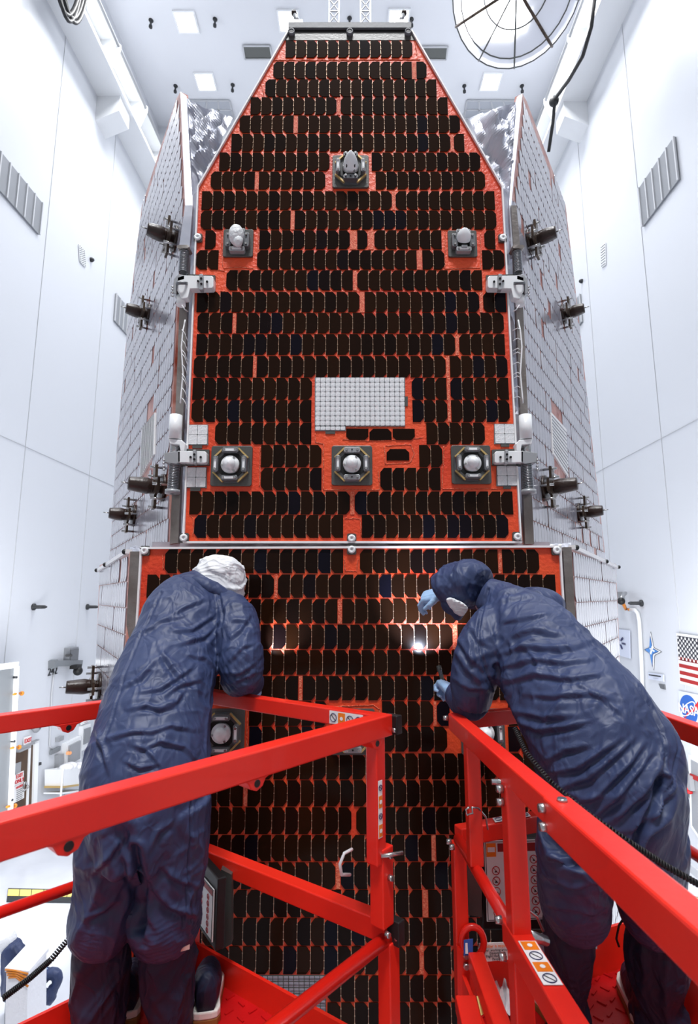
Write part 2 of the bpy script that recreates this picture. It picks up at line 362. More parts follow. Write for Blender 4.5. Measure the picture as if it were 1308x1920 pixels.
# wall fittings: quads given by their corners on a wall, with real thickness
def wq(fn, corners, thick, off=0):
    s = EX if fn is WL else -EX
    b = MB(); pts = [fn(*c) for c in corners]; pts = [p + s * off for p in pts]; b.slab(pts, s * thick); return b
def wquad_yz(fn, p0, p1, thick, off=0):       # upright rectangle from the upper left and lower right pixel
    a, c = fn(*p0), fn(*p1); s = EX if fn is WL else -EX
    ya, yc = a.dot(EY), c.dot(EY); X = (XL if fn is WL else XR)
    b = MB(); pts = [RM(X, ya, a.z), RM(X, yc, a.z), RM(X, yc, c.z), RM(X, ya, c.z)]
    b.slab([p + s * off for p in pts], s * thick); return b, pts
def grille(fn, p0, p1, label, n=6):
    b, pts = wquad_yz(fn, p0, p1, .05); s = EX if fn is WL else -EX
    root = empty('wall_grille', pts[3], label, 'grille', 'wall grilles'); b.build('panel', 'vent', root)
    for i in range(n + 1):
        t = i / n; b = MB(); b.bar(pts[0].lerp(pts[1], t) + s * .06, pts[3].lerp(pts[2], t) + s * .06, .04, .04); b.build('slat', 'seam', root)
grille(WL, (-20, 262), (70, 440), 'big gray grille high on the left wall at the frame edge')
grille(WR, (1204, 350), (1270, 340), 'gray grille on the right wall beside the right wing') if False else None
def grille4(fn, corners, label, n=6):
    s = EX if fn is WL else -EX; pts = [fn(*c) for c in corners]
    # square up in wall coordinates
    X = XL if fn is WL else XR
    y0 = (pts[0].dot(EY) + pts[3].dot(EY)) / 2; y1 = (pts[1].dot(EY) + pts[2].dot(EY)) / 2
    z0 = (pts[0].z + pts[1].z) / 2; z1 = (pts[3].z + pts[2].z) / 2
    q = [RM(X, y0, z0), RM(X, y1, z0), RM(X, y1, z1), RM(X, y0, z1)]
    b = MB(); b.slab(q, s * .05); root = empty('wall_grille', q[3], label, 'grille', 'wall grilles'); b.build('panel', 'vent', root)
    for i in range(n + 1):
        t = i / n; b = MB(); b.bar(q[0].lerp(q[1], t) + s * .06, q[3].lerp(q[2], t) + s * .06, .04, .04); b.build('slat', 'seam', root)
grille4(WR, [(1202, 350), (1268, 255), (1274, 338), (1207, 427)], 'gray grille on the right wall above the right wing', 5)
grille4(WL, [(215, 545), (250, 596), (248, 640), (213, 604)], 'gray grille on the left wall behind the upper left antenna', 5)
grille4(WR, [(1062, 600), (1088, 540), (1092, 590), (1066, 650)], 'gray grille on the right wall behind the right wing edge', 5)
for fn, cs, lab in ((WL, [(146, 458), (157, 470), (159, 502), (148, 490)], 'left'), (WR, [(1128, 462), (1136, 455), (1137, 496), (1129, 502)], 'right')):
    root = empty('air_sampler', fn(*cs[0]), 'small perforated air sampler plate on the %s wall' % lab, 'vent', None)
    pts = [fn(*c) for c in cs]; s = EX if fn is WL else -EX
    pts = [p + s * .012 for p in pts]; b = MB(); b.slab(pts, s * .02); b.build('plate', 'white', root)
    b = MB()
    for i in range(4):
        for j in range(8):
            p = pts[0].lerp(pts[1], (i + .5) / 4).lerp(pts[3].lerp(pts[2], (i + .5) / 4), (j + .5) / 8); b.cyl(p + s * .01, p + s * .035, .018, 6)
    b.build('hole_grid', 'cabgray', root, kind='stuff')
for fn, p, lab in ((WL, (170, 487), 'left'), (WR, (1091, 527), 'right')):
    q = fn(*p); s = EX if fn is WL else -EX; b = MB(); b.lathe([(0, 0), (.07, 0), (.07, .05), (.04, .1), (0, .1)], q, s, 12)
    tag(b.build('round_sensor', 'dark'), 'small dark round sensor high on the %s wall' % lab, 'sensor')
for fn, p, lab in ((WL, (62, 1138), 'dark peg on the left wall, the one nearer the frame edge'), (WL, (163, 1138), 'dark peg on the left wall, the one nearer the spacecraft'), (WR, (1203, 1131), 'dark peg on the right wall above the blue star')):
    q = fn(*p); s = EX if fn is WL else -EX; b = MB(); b.lathe([(0, 0), (.09, 0), (.09, .04), (.05, .05), (.045, .3), (.02, .36), (0, .37)], q, s, 10)
    tag(b.build('wall_peg', 'dark'), lab, 'peg', 'wall pegs')

# ---- lower left wall
root = empty('roll_cabinet', P(0, 1500, 9.5), 'tall gray steel cabinet with white frame at the left frame edge', 'cabinet')
Wc = lambda px, py: WL(px, py, .9)
b = MB(); b.slab([Wc(-60, 1262), Wc(27, 1250), Wc(14, 1530), Wc(-60, 1530)], -EX * .8); b.build('body', 'cabgray', root)
b = MB(); b.bar(Wc(-60, 1258) + EX * .03, Wc(30, 1246) + EX * .03, .06, .12); b.bar(Wc(29, 1250) + EX * .03, Wc(16, 1540) + EX * .03, .06, .1); b.build('frame', 'white', root)
for k, py in enumerate((1270, 1390, 1500)):
    b = MB(); b.cyl(Wc(25 - k * 4, py), Wc(25 - k * 4, py) + EX * .08, .025, 8); b.build('bolt', 'dark', root)
root = empty('door_1', WL(40, 1530), None, None); root['kind'] = 'structure'
D0, D1, D2, D3 = (26, 1406), (60, 1391), (56, 1535), (20, 1560)
wq(WL, [D0, D1, D2, D3], .03).build('door_panel', 'door', root)
wq(WL, [(60, 1391), (68, 1388), (63, 1530), (56, 1535)], .08).build('jamb', 'white', root)
wq(WL, [(26, 1404), (68, 1386), (68, 1391), (26, 1409)], .08).build('head_frame', 'gray_light', root)
wq(WL, [(51, 1399), (54, 1398), (49, 1510), (46, 1512)], .06).build('edge_rod', 'white', root)
wq(WL, [(28, 1408), (49, 1399), (49, 1402), (28, 1411)], .1, .02).build('door_closer', 'gray_light', root)
wq(WL, [(25, 1432), (36, 1428), (35, 1448), (24, 1454)], .02, .03).build('window_pane', 'gray_light', root)
b = MB(); b.tube([WL(44, 1478, .05), WL(45, 1468, .12), WL(47, 1466, .12), WL(54, 1476, .12), WL(43, 1484, .12)], .02, 8); b.build('lever_handle', 'steel', root)
def sign(name, fn, corners, label, lines, ground='sign_white', group=None, cat='sign'):
    """upright sign with real lettering; lines: (text, material, size fraction, height fraction)"""
    s = EX if fn is WL else -EX; pts = [fn(*c) for c in corners]
    root = empty(name, pts[3], label, cat, group); b = MB(); b.slab([p + s * .03 for p in pts], s * .02); b.build('plate', ground, root)
    xd = (pts[1] - pts[0]); W = xd.length; xd.normalize(); zd = (pts[0] - pts[3]); H = zd.length; zd.normalize()
    for txt, m, sz, hy, hx in lines:
        o = pts[3] + xd * W * hx + zd * H * hy + s * .062
        text_mesh(txt, sz * H, o, xd, zd, .012).build('lettering', m, root)
    return root
sign('exit_sign', WL, [(42, 1383), (55, 1379), (54.5, 1394), (41.5, 1398)], 'white sign with red letters EXIT above the brown door', [('EXIT', 'sign_red', .75, .5, .5)])
sign('door_sign', WL, [(24, 1452), (41, 1445), (40, 1466), (23, 1474)], 'white sign with red letters EXIT ONLY on the brown door', [('EXIT', 'sign_red', .48, .72, .5), ('ONLY', 'sign_red', .48, .28, .5)])
sign('notice_sign', WL, [(23, 1475), (42, 1466), (41.5, 1496), (22, 1506)], 'white notice sheet with small print below the EXIT ONLY sign', [('NOTICE', 'sign_red', .2, .86, .5)] + [('xxxxxxxxxxxx'.replace('x', '-'), 'dark', .16, .7 - .12 * k, .5) for k in range(6)])
c = WL(62, 1362); root = empty('wall_siren', c, 'round gray alarm horn with a number 2 above the exit sign', 'alarm')
b = MB(); b.lathe([(0, 0), (.09, 0), (.09, .05), (.15, .07), (.15, .12), (.1, .17), (0, .18)], c, EX, 20); b.build('horn', 'gray_light', root)
b = MB(); b.box(c + EZ * .17 + EX * .07, (.12, .14, .12)); b.build('bracket', 'gray_light', root); text_mesh('2', .16, c + EX * .19, EY, EZ, .01).build('lettering', 'dark', root)
root = empty('camera_bracket', WL(110, 1245), 'gray bracket on the left wall carrying a black hanging camera', 'bracket')
p0, p1 = WL(98, 1244, .1), WL(150, 1243, .1)
b = MB(); b.bar(p0, p1, .16, .16); b.build('arm', 'cabgray', root); b = MB(); b.bar(WL(99, 1238, .08), WL(99, 1252, .08), .2, .16, (0, 1, 0)); b.build('wall_plate', 'cabgray', root)
c = WL(146, 1258, .3); b = MB(); b.ball(c, .13, 14, 8); b.build('camera_head', 'black', root); b = MB(); b.box(WL(142, 1250, .25), (.2, .3, .1)); b.build('camera_mount', 'black', root)
root = empty('control_cabinet', WL(128, 1242), 'small gray control cabinet on the wall above the camera bracket', 'cabinet')
wq(WL, [(120, 1215), (137.5, 1212.5), (136, 1240), (118.5, 1241)], .16).build('body', 'vent', root); wq(WL, [(121.5, 1218), (136, 1216), (134.5, 1237), (120, 1238)], .03, .16).build('door', 'gray_mid', root)
for px in (125, 128, 133): 
    b = MB(); b.cyl(WL(px, 1229, .19), WL(px, 1229, .24), .04, 8); b.build('knob', 'dark', root)
xd = EY; tag(text_mesh('242', .3, WL(99, 1259, .02), EY, EZ, .02).build('wall_number', 'dark'), 'dark number 242 painted on the left wall', 'number')
b = MB(); b.tube([WL(101, 1262, .03), WL(97, 1300, .03), WL(93, 1395, .03), WL(93, 1399, .03), WL(102, 1406, .03)], .022, 6)
tag(b.build('wall_conduit', 'seam'), 'thin gray conduit running down the left wall under the bracket', 'conduit')
b = MB(); b.bar(WL(95, 1411, .05), WL(112, 1403, .05), .05, .12); tag(b.build('shelf_rail', 'cabgray'), 'short gray rail on the wall beside the door', 'rail')
root = empty('wall_telephone', WL(106, 1430), 'gray wall telephone with dangling cord beside the door', 'telephone')
wq(WL, [(102, 1416), (110, 1413), (110, 1440), (102, 1444)], .14).build('body', 'gray_light', root)
b = MB(); b.tube([WL(106, 1440, .2), WL(103, 1452, .2), WL(107, 1462, .2), WL(111, 1452, .2)], .02, 6); b.build('cord', 'cable', root)
b = MB(); b.ball(WL(109, 1458, .15), .11, 10, 6, (1, 1, 1.6)); b.build('handset', 'dark', root)
b = wq(WL, [(103, 1383), (112, 1379), (112, 1387), (103, 1391)], .12); tag(b.build('thermostat', 'gray_light'), 'small gray thermostat box on the wall left of the panel cabinet', 'thermostat')
b = wq(WL, [(69, 1431), (75, 1429), (75, 1434), (69, 1436)], .04); tag(b.build('door_label', 'dark'), 'tiny dark label beside the door jamb', 'label')
root = empty('electric_cabinet', WL(130, 1420), 'white framed gray electrical cabinet on the wall above the cart', 'cabinet')
wq(WL, [(116, 1394), (145, 1380), (145, 1450), (116, 1462)], .12).build('frame', 'white', root)
wq(WL, [(120, 1398), (141, 1388), (140, 1422), (119, 1434)], .05, .12).build('door', 'gray_light', root)
for px in (127, 131):
    b = MB(); b.cyl(WL(px, 1412, .16), WL(px, 1412, .2), .05, 10); b.build('knob', 'amber', root)
root = empty('wall_pane', WL(155, 1380), 'gray glazed wall box left of the person in the white hood', 'box')
wq(WL, [(148, 1362), (163, 1357), (161, 1400), (146, 1408)], .12).build('frame', 'white', root); wq(WL, [(149.5, 1367), (161, 1363), (159.5, 1390), (148, 1396)], .04, .12).build('pane', 'vent', root)
r_ = sign('warning_sign', WL, [(146, 1342), (164, 1336), (166, 1351), (149, 1360)], 'small white sign with red edges under the far red rail', [('-----', 'sign_red', .3, .85, .5), ('----', 'dark', .2, .55, .5), ('-----', 'sign_red', .3, .2, .5)])
for k, (px, py) in enumerate([(33, 1302), (31, 1361), (28, 1403), (20, 1513)]):
    b = MB(); a = WL(px - 7, py, 1.0); b.tube([a, WL(px, py - 2, .9), WL(px + 8, py - 2, .85)], .025, 6); b.ball(WL(px + 8, py - 2, .85), .05, 8, 6)
    tag(b.build('cabinet_clip', 'amber'), ['topmost', 'second from top', 'third from top', 'lowest'][k] + ' orange clip sticking out of the gray cabinet edge', 'clip', 'orange clips')
root = empty('equipment_cart', WL(130, 1500, .6), 'white wheeled cart with plastic film on top by the left wall', 'cart')
root.location.z = 0
K = lambda px, py, o: WL(px, py, o)
b = MB(); b.slab([K(119, 1443, .6), K(165, 1436, .6), K(165, 1472, .6), K(119, 1474, .6)], -EX * .5); b.build('box', 'white', root)
b = MB(); b.slab([K(118, 1474, .62), K(165, 1468, .62), K(165, 1471, .62), K(118, 1478, .62)], -EX * .5); b.build('lower_shelf', 'tan', root)
for px in (118, 160):
    p = K(px, 1440, .62); b = MB(); b.tube([p, Vector((p.x, p.y, .06))], .025, 8); b.build('leg', 'white', root)
    b = MB(); b.cyl((p.x, p.y - .02, .06), (p.x, p.y + .02, .06), .06, 12); b.build('caster', 'black_rubber', root)
b = MB(); b.slab([K(117, 1486, .62), K(165, 1480, .62), K(165, 1483, .62), K(117, 1489, .62)], -EX * .5); b.build('bottom_shelf', 'white', root)
b = MB()
for k in range(5): b.ball(K(124 + 8 * k, 1439 - (k % 2) * 3, .45), .16, 10, 6, (1.2, 1.1, .6))
b.build('plastic_film', 'clear_bag', root)
# hazard edged floor plates
def fplate(c4, label):
    pts = [FL(*c) for c in c4]; root = empty('floor_plate', pts[0], label, 'floor plate')
    b = MB(); b.slab(pts, (0, 0, .03)); b.build('plate', 'dark', root)
    q = [pts[0].lerp(pts[3], .12), pts[1].lerp(pts[2], .12), pts[1].lerp(pts[2], .62), pts[0].lerp(pts[3], .62)]
    n = 6
    for i in range(n):
        b = MB(); b.slab([q[0].lerp(q[1], (i + .03) / n) + EZ * .03, q[0].lerp(q[1], (i + .97) / n) + EZ * .03, q[3].lerp(q[2], (i + .97) / n) + EZ * .03, q[3].lerp(q[2], (i + .03) / n) + EZ * .03], (0, 0, .01)); b.build('yellow_stripe', 'yellow', root)
fplate([(15, 1668), (150, 1671), (146, 1694), (12, 1692)], 'black and yellow floor plate beneath the left basket')
fplate([(1235, 1668), (1330, 1690), (1330, 1712), (1235, 1692)], 'lower black and yellow floor plate behind the right basket')
fplate([(1245, 1575), (1345, 1622), (1345, 1650), (1270, 1600)], 'upper black and yellow floor plate by the right wall')

# ---- lower right wall
c = WR(1166, 1120); root = empty('hose_bracket', c, 'metal wall bracket with a black knob above a bent conduit', 'bracket')
b = MB(); b.box(c - EX * .18, (.25, .3, .3)); b.build('bracket', 'gray_light', root); b = MB(); b.tube([WR(1172, 1112, .1), WR(1166, 1118, .4), WR(1163, 1126, .5)], .05, 8); b.build('arm', 'steel', root)
b = MB(); b.ball(WR(1164, 1127, .5), .1, 10, 6); b.build('knob', 'black', root)
b = MB(); b.tube([WR(1164, 1126, .4), WR(1169, 1134, .3), WR(1173, 1142, .12), WR(1180, 1143, .08)], .045, 8); b.build('hose', 'amber', root)
b = MB(); b.tube([WR(1178, 1143, .06), WR(1190, 1144, .06), WR(1195, 1150, .06), WR(1198, 1165, .06), WR(1202, 1240, .06), WR(1204, 1300, .06)], .05, 8)
tag(b.build('wall_pipe', 'white'), 'white pipe bending down the right wall past the blue star', 'pipe')
def wr_frame(c4, off=.03):
    pts = [WR(*c) - EX * off for c in c4]; xd = pts[1] - pts[0]; zd = pts[0] - pts[3]
    return pts, xd, zd
def on(pts, u, v, off=0):                         # bilinear point; u to the right, v down
    return pts[0].lerp(pts[1], u).lerp(pts[3].lerp(pts[2], u), v) - EX * off
pts, xd, zd = wr_frame([(1152, 1178), (1183, 1182), (1184, 1235), (1154, 1226)])
root = empty('snowflake_poster', pts[3], 'pale poster with a dark blue snowflake emblem right of the lower wing', 'poster')
b = MB(); b.slab(pts, -EX * .02); b.build('sheet', 'sign_pale', root)
for k in range(6):
    a = math.pi * k / 3 + .1; b = MB(); cx, cy2 = .42, .5
    def pt(r, an): return on(pts, cx + r * math.cos(an) * .62, cy2 + r * math.sin(an) * .42, .03)
    b.slab([pt(.16, a - .3), pt(.5, a - .16), pt(.62, a - .05), pt(.3, a)], -EX * .01); b.slab([pt(.16, a + .3), pt(.5, a + .16), pt(.62, a + .05), pt(.3, a)], -EX * .01); b.build('snowflake_arm', 'sign_navy', root)
# blue four pointed star emblem
root = empty('star_emblem', WR(1220, 1250), 'blue four pointed star emblem on the right wall', 'emblem')
def star(c, t, r_, bm, l, off, mm, name):
    cc = WR(*c); tips = [WR(*t), WR(*r_), WR(*bm), WR(*l)]; out = []
    for i in range(4):
        a, d = tips[i], tips[(i + 1) % 4]
        for k in range(6):
            s = k / 6; e = a.lerp(d, s); pull = 1 - .62 * 4 * s * (1 - s) * .9; out.append(cc + (e - cc) * max(.25, pull) - EX * off)
    b = MB(); b.slab(out, -EX * .006); b.build(name, mm, root)
star((1223, 1222), (1220, 1184), (1241, 1222), (1226, 1257), (1207, 1218), .004, 'dark', 'outline')
star((1223, 1222), (1220.3, 1187), (1239.5, 1222), (1226, 1254), (1208, 1218), .010, 'sign_white', 'border')
star((1221, 1220), (1220, 1192), (1236, 1222), (1224, 1251), (1209, 1218), .016, 'sign_navy', 'inner_outline')
star((1221, 1220), (1220.2, 1196), (1234.5, 1221.5), (1223.7, 1247), (1210.5, 1218), .022, 'sign_sky', 'star')
b = MB(); b.bar(WR(1219, 1226, .034), WR(1223, 1212, .034), .05, .02, EX); b.bar(WR(1218, 1216, .034), WR(1226, 1221, .034), .03, .02, EX); b.build('spark', 'sign_white', root)
sign('wall_sign', WR, [(1218, 1261), (1247, 1265), (1247.5, 1278), (1219, 1273)], 'gray lettering ending PROGRAM on a pale sign below the star', [('LAUNCH SERVICES PROGRAM', 'dark', .26, .66, .47), ('---------------------', 'gray_mid', .2, .3, .5)], 'sign_pale')
b = wq(WR, [(1236, 1282), (1247, 1284), (1248, 1293), (1240, 1291)], .03); tag(b.build('small_plate', 'gray_mid'), 'small gray plate below the lettering sign', 'plate')
# flag
pts, xd, zd = wr_frame([(1272, 1187), (1345, 1197), (1350, 1300), (1279, 1281)])
root = empty('flag', pts[3], 'star striped flag in a frame on the right wall', 'flag')
b = MB(); b.slab(pts, -EX * .03); b.build('frame', 'sign_white', root)
b = MB(); b.slab([on(pts, .035, .05, .035), on(pts, .62, .05, .035), on(pts, .62, .53, .035), on(pts, .035, .53, .035)], -EX * .01); cant = b.build('canton', 'flag_dark', root)
for i in range(9):
    for j in range(11 if i % 2 == 0 else 11):
        if (i + j) % 2: continue
        cpt = on(pts, .07 + j * .0505, .085 + i * .051, .048); b = MB(); pl = []
        for k in range(10):
            a = math.pi * k / 5 + math.pi / 2; rr = .036 if k % 2 == 0 else .015; pl.append(cpt - EY * rr * math.cos(a) + EZ * rr * math.sin(a))
        b.slab(pl, -EX * .008); b.build('star', 'sign_white', cant)
for k in range(7):
    v0 = .05 + .9 * (2 * k) / 13; v1 = v0 + .9 / 13; u0 = .62 if v1 < .52 else .035
    b = MB(); b.slab([on(pts, u0, v0, .035), on(pts, .97, v0, .035), on(pts, .97, v1, .035), on(pts, u0, v1, .035)], -EX * .01); b.build('stripe', 'flag_red', root)
# round blue agency emblem
pts, xd, zd = wr_frame([(1275, 1295), (1314, 1303), (1318, 1372), (1279, 1352)])
root = empty('agency_emblem', pts[3], 'round blue emblem with white letters and a red wing below the flag', 'emblem')
b = MB(); b.slab(pts, -EX * .02); b.build('plate', 'sign_pale', root)
def disc(u, v, ru, rv, off, th, m, name, n=32):
    b = MB(); b.slab([on(pts, u + ru * math.cos(2 * math.pi * k / n), v + rv * math.sin(2 * math.pi * k / n), off) for k in range(n)], -EX * th); return b.build(name, m, root)
disc(.48, .49, .43, .42, .02, .006, 'sign_blue', 'disc')
xd.normalize(); zd.normalize()
b = MB(); ring = [on(pts, .46 + .34 * math.cos(t) * 1.0, .5 + .17 * math.sin(t) - .2 * math.cos(t), .028) for t in [2 * math.pi * k / 24 for k in range(24)]]
b.tube(ring, .012, 5, closed=True); b.build('orbit', 'sign_white', root)
b = MB(); b.slab([on(pts, *q, .028) for q in ((.2, .88), (.42, .62), (.7, .42), (1.0, .16), (.93, .42), (.72, .52), (.45, .68))], -EX * .006); b.build('wing', 'sign_red', root)
b = MB(); b.slab([on(pts, *q, .028) for q in ((.0, .55), (.3, .5), (.6, .52), (.3, .56))], -EX * .006); b.build('wing_tip', 'sign_red', root)
text_mesh('NASA', .30, on(pts, .50, .52, .040), xd, zd, .006).build('lettering', 'sign_white', root)
root = empty('extinguisher_cabinet', WR(1288, 1490), 'recessed wall cabinet with red handles on the lower right wall', 'cabinet')
wq(WR, [(1282, 1443), (1295, 1447), (1297, 1497), (1281, 1481)], .05, .01).build('box', 'gray_mid', root)
for q in ((1284, 1474), (1289, 1479), (1292, 1485)):
    b = MB(); b.ball(WR(q[0], q[1], .16), .07, 8, 6, (1, 1, .6)); b.build('handle', 'sign_red', root)
b = MB(); b.box(WR(1289, 1465, .14), (.1, .3, .3)); b.build('valve', 'gray_light', root)
root = empty('door_2', WR(1305, 1500)); root['kind'] = 'structure'
wq(WR, [(1295, 1415), (1360, 1450), (1360, 1640), (1299, 1550)], .06).build('frame', 'white', root); wq(WR, [(1301, 1424), (1360, 1456), (1360, 1630), (1304, 1548)], .02, .06).build('leaf', 'gray_light', root)
wq(WR, [(1302, 1450), (1360, 1475), (1360, 1486), (1302, 1458)], .02, .09).build('bar', 'flag_red', root)

# ---- inflated shade, cables
c0 = P(968, -24, 1); ax0 = (c0 - Vector((0, 0, CZ))).normalized(); c0 = Vector((0, 0, CZ)) + ax0 * (14.4 / ax0.z); ax0 = -ax0
ux = ax0.cross(EZ).normalized(); vx = ax0.cross(ux)
root = empty('inflated_shade', c0, 'large round translucent inflated shade hung under the ceiling at the top right', 'shade')
RS = 116 / F * (c0 - Vector((0, 0, CZ))).length * math.cos(math.atan(1.0)) * 1.0; prof = []
sh = M['shade'] = mat('translucent white film', rgb(226, 228, 236), rough=.35, bump=.5, bscale=3)
sh.node_tree.nodes['Principled BSDF'].inputs['Transmission Weight'].default_value = .25
sh.node_tree.nodes['Principled BSDF'].inputs['IOR'].default_value = 1.05
def sph(th, ph, r=RS): return c0 + (ux * math.cos(ph) + vx * math.sin(ph)) * r * math.sin(th) + ax0 * r * .5 * math.cos(th)
b = MB(); n = 32; m = 10; vs = [sph(math.pi * (.02 + .60 * i / m), 2 * math.pi * k / n) for i in range(m + 1) for k in range(n)]
b.add(vs, [(i * n + k, (i + 1) * n + k, (i + 1) * n + (k + 1) % n, i * n + (k + 1) % n) for i in range(m) for k in range(n)], True); b.build('film', sh, root)
for k in range(10):
    ph = math.pi * k / 5 + .2; b = MB(); b.tube([sph(math.pi * (.02 + .60 * i / 14), ph, RS + .012) for i in range(15)], .02 if k % 3 else .034, 6); b.build('strap', 'brown_plate' if k % 3 == 0 else 'vent_d', root)
for th in (.16, .32, .45): 
    b = MB(); b.tube([sph(math.pi * th, 2 * math.pi * k / 32, RS + .012) for k in range(32)], .016, 5, closed=True); b.build('hoop', 'vent_d', root)
b = MB(); b.cyl(c0 + EZ * .3, Vector((c0.x, c0.y, HC)), .02, 6); b.build('hanger', 'steel', root)
b = MB(); pts = [(1115, -10), (1108, 50), (1092, 105), (1066, 150), (1040, 185), (1036, 230), (1028, 285)]
b.tube([WR(px, py, 1.1) for px, py in pts], .055, 8); b.ball(WR(1038, 190, 1.1), .16, 10, 6); tag(b.build('power_cable', 'black_rubber'), 'thick black cable draped along the right crane rail', 'cable')
for k, (x0, dip) in enumerate(((112, 42), (118, 36), (108, 30), (121, 45))):
    b = MB(); b.tube([WL(x0 - 6 + (50 + k) * t, -40 + (dip + 38) * 4 * t * (1 - t), .9) for t in [i / 12 for i in range(13)]], .05, 6)
    tag(b.build('hanging_cable', 'black_rubber'), ['second longest', 'third longest', 'shortest', 'longest'][k] + ' of the black cable loops hanging at the top left', 'cable', 'cable loops top left')

# ------------------------------------------------------------------ the spacecraft
D = 2.6
def FP(px, py, off=0): return P(px, py, D - off)           # point on the front panel plane (off towards the camera)
ship = empty('spacecraft', (0, D, CZ - 3.2), 'tall spacecraft with black cells on orange front panels, standing upright in the hall', 'spacecraft')
def fslab(corners, off, th, m, name, parent=ship):         # front face polygon, its front at off in front of the plane
    b = MB(); b.slab([P(x, y, D) - Vector((0, off, 0)) for x, y in corners], (0, th, 0)); return b.build(name, m, parent)
UP = [(541, 60), (771, 60), (941, 352), (976, 1016), (344, 1016), (371, 352)]
LO = [(267, 1029), (1047, 1026), (1098, 1920), (1110, 2120), (208, 2120), (216, 1920)]
up_panel = fslab(UP, 0, .035, 'orange', 'upper_solar_panel')
lo_panel = fslab(LO, 0, .035, 'orange', 'lower_solar_panel')
def edge(pts, r, m, name, parent, off=.004):
    for a, c in zip(pts[:-1], pts[1:]):
        b = MB(); b.bar(P(a[0], a[1], D) - Vector((0, off, 0)), P(c[0], c[1], D) - Vector((0, off, 0)), r, .02, (0, 1, 0)); b.build(name, m, parent)
edge([(345, 1014), (372, 352), (541, 60)], .008, 'white_line', 'panel_edge', up_panel); edge([(975, 1014), (940, 352), (771, 60)], .008, 'white_line', 'panel_edge', up_panel)
edge([(344, 1017), (976, 1017)], .010, 'white_line', 'panel_edge', up_panel)
edge([(264, 1028), (1050, 1025)], .010, 'white_line', 'panel_edge', lo_panel); edge([(266, 1028), (215, 1920)], .010, 'white_line', 'panel_edge', lo_panel); edge([(1048, 1026), (1099, 1920)], .010, 'white_line', 'panel_edge', lo_panel)
fslab([(536, 61), (776, 61), (783, 76), (529, 76)], .003, .01, 'gray_plate', 'top_closeout_strip', up_panel)

# cells: one mesh for each chamfer direction, unit height and width, 1.6 mm proud
CW, CH = .0594, .1135
def cell_poly(side, w_=CW, h=CH, c=.0185):
    x, z = w_ / 2, h / 2; e = .002
    if side == 'L': return [(x, -z), (x, z), (-x + c, z), (-x + e, z - c * 1.05), (-x, z - c * 1.3), (-x, -z + c * 1.3), (-x + e, -z + c * 1.05), (-x + c, -z)]
    if side == 'R': return [(-x, -z), (x - c, -z), (x - e, -z + c * 1.05), (x, -z + c * 1.3), (x, z - c * 1.3), (x - e, z - c * 1.05), (x - c, z), (-x, z)]
    if side == 'T': return [(-z, -x), (z, -x), (z, x - c), (z - c, x), (-z + c, x), (-z, x - c)]
    if side == 'B': return [(-z + c, -x), (z - c, -x), (z, -x + c), (z, x), (-z, x), (-z, -x + c)]
cellmesh = {}
for sd in 'LRTB':
    b = MB(); b.prism(cell_poly(sd), (0, 0, 0), .004); o = b.build('solar_cell', 'cell'); cellmesh[sd] = o.data; bpy.data.objects.remove(o)
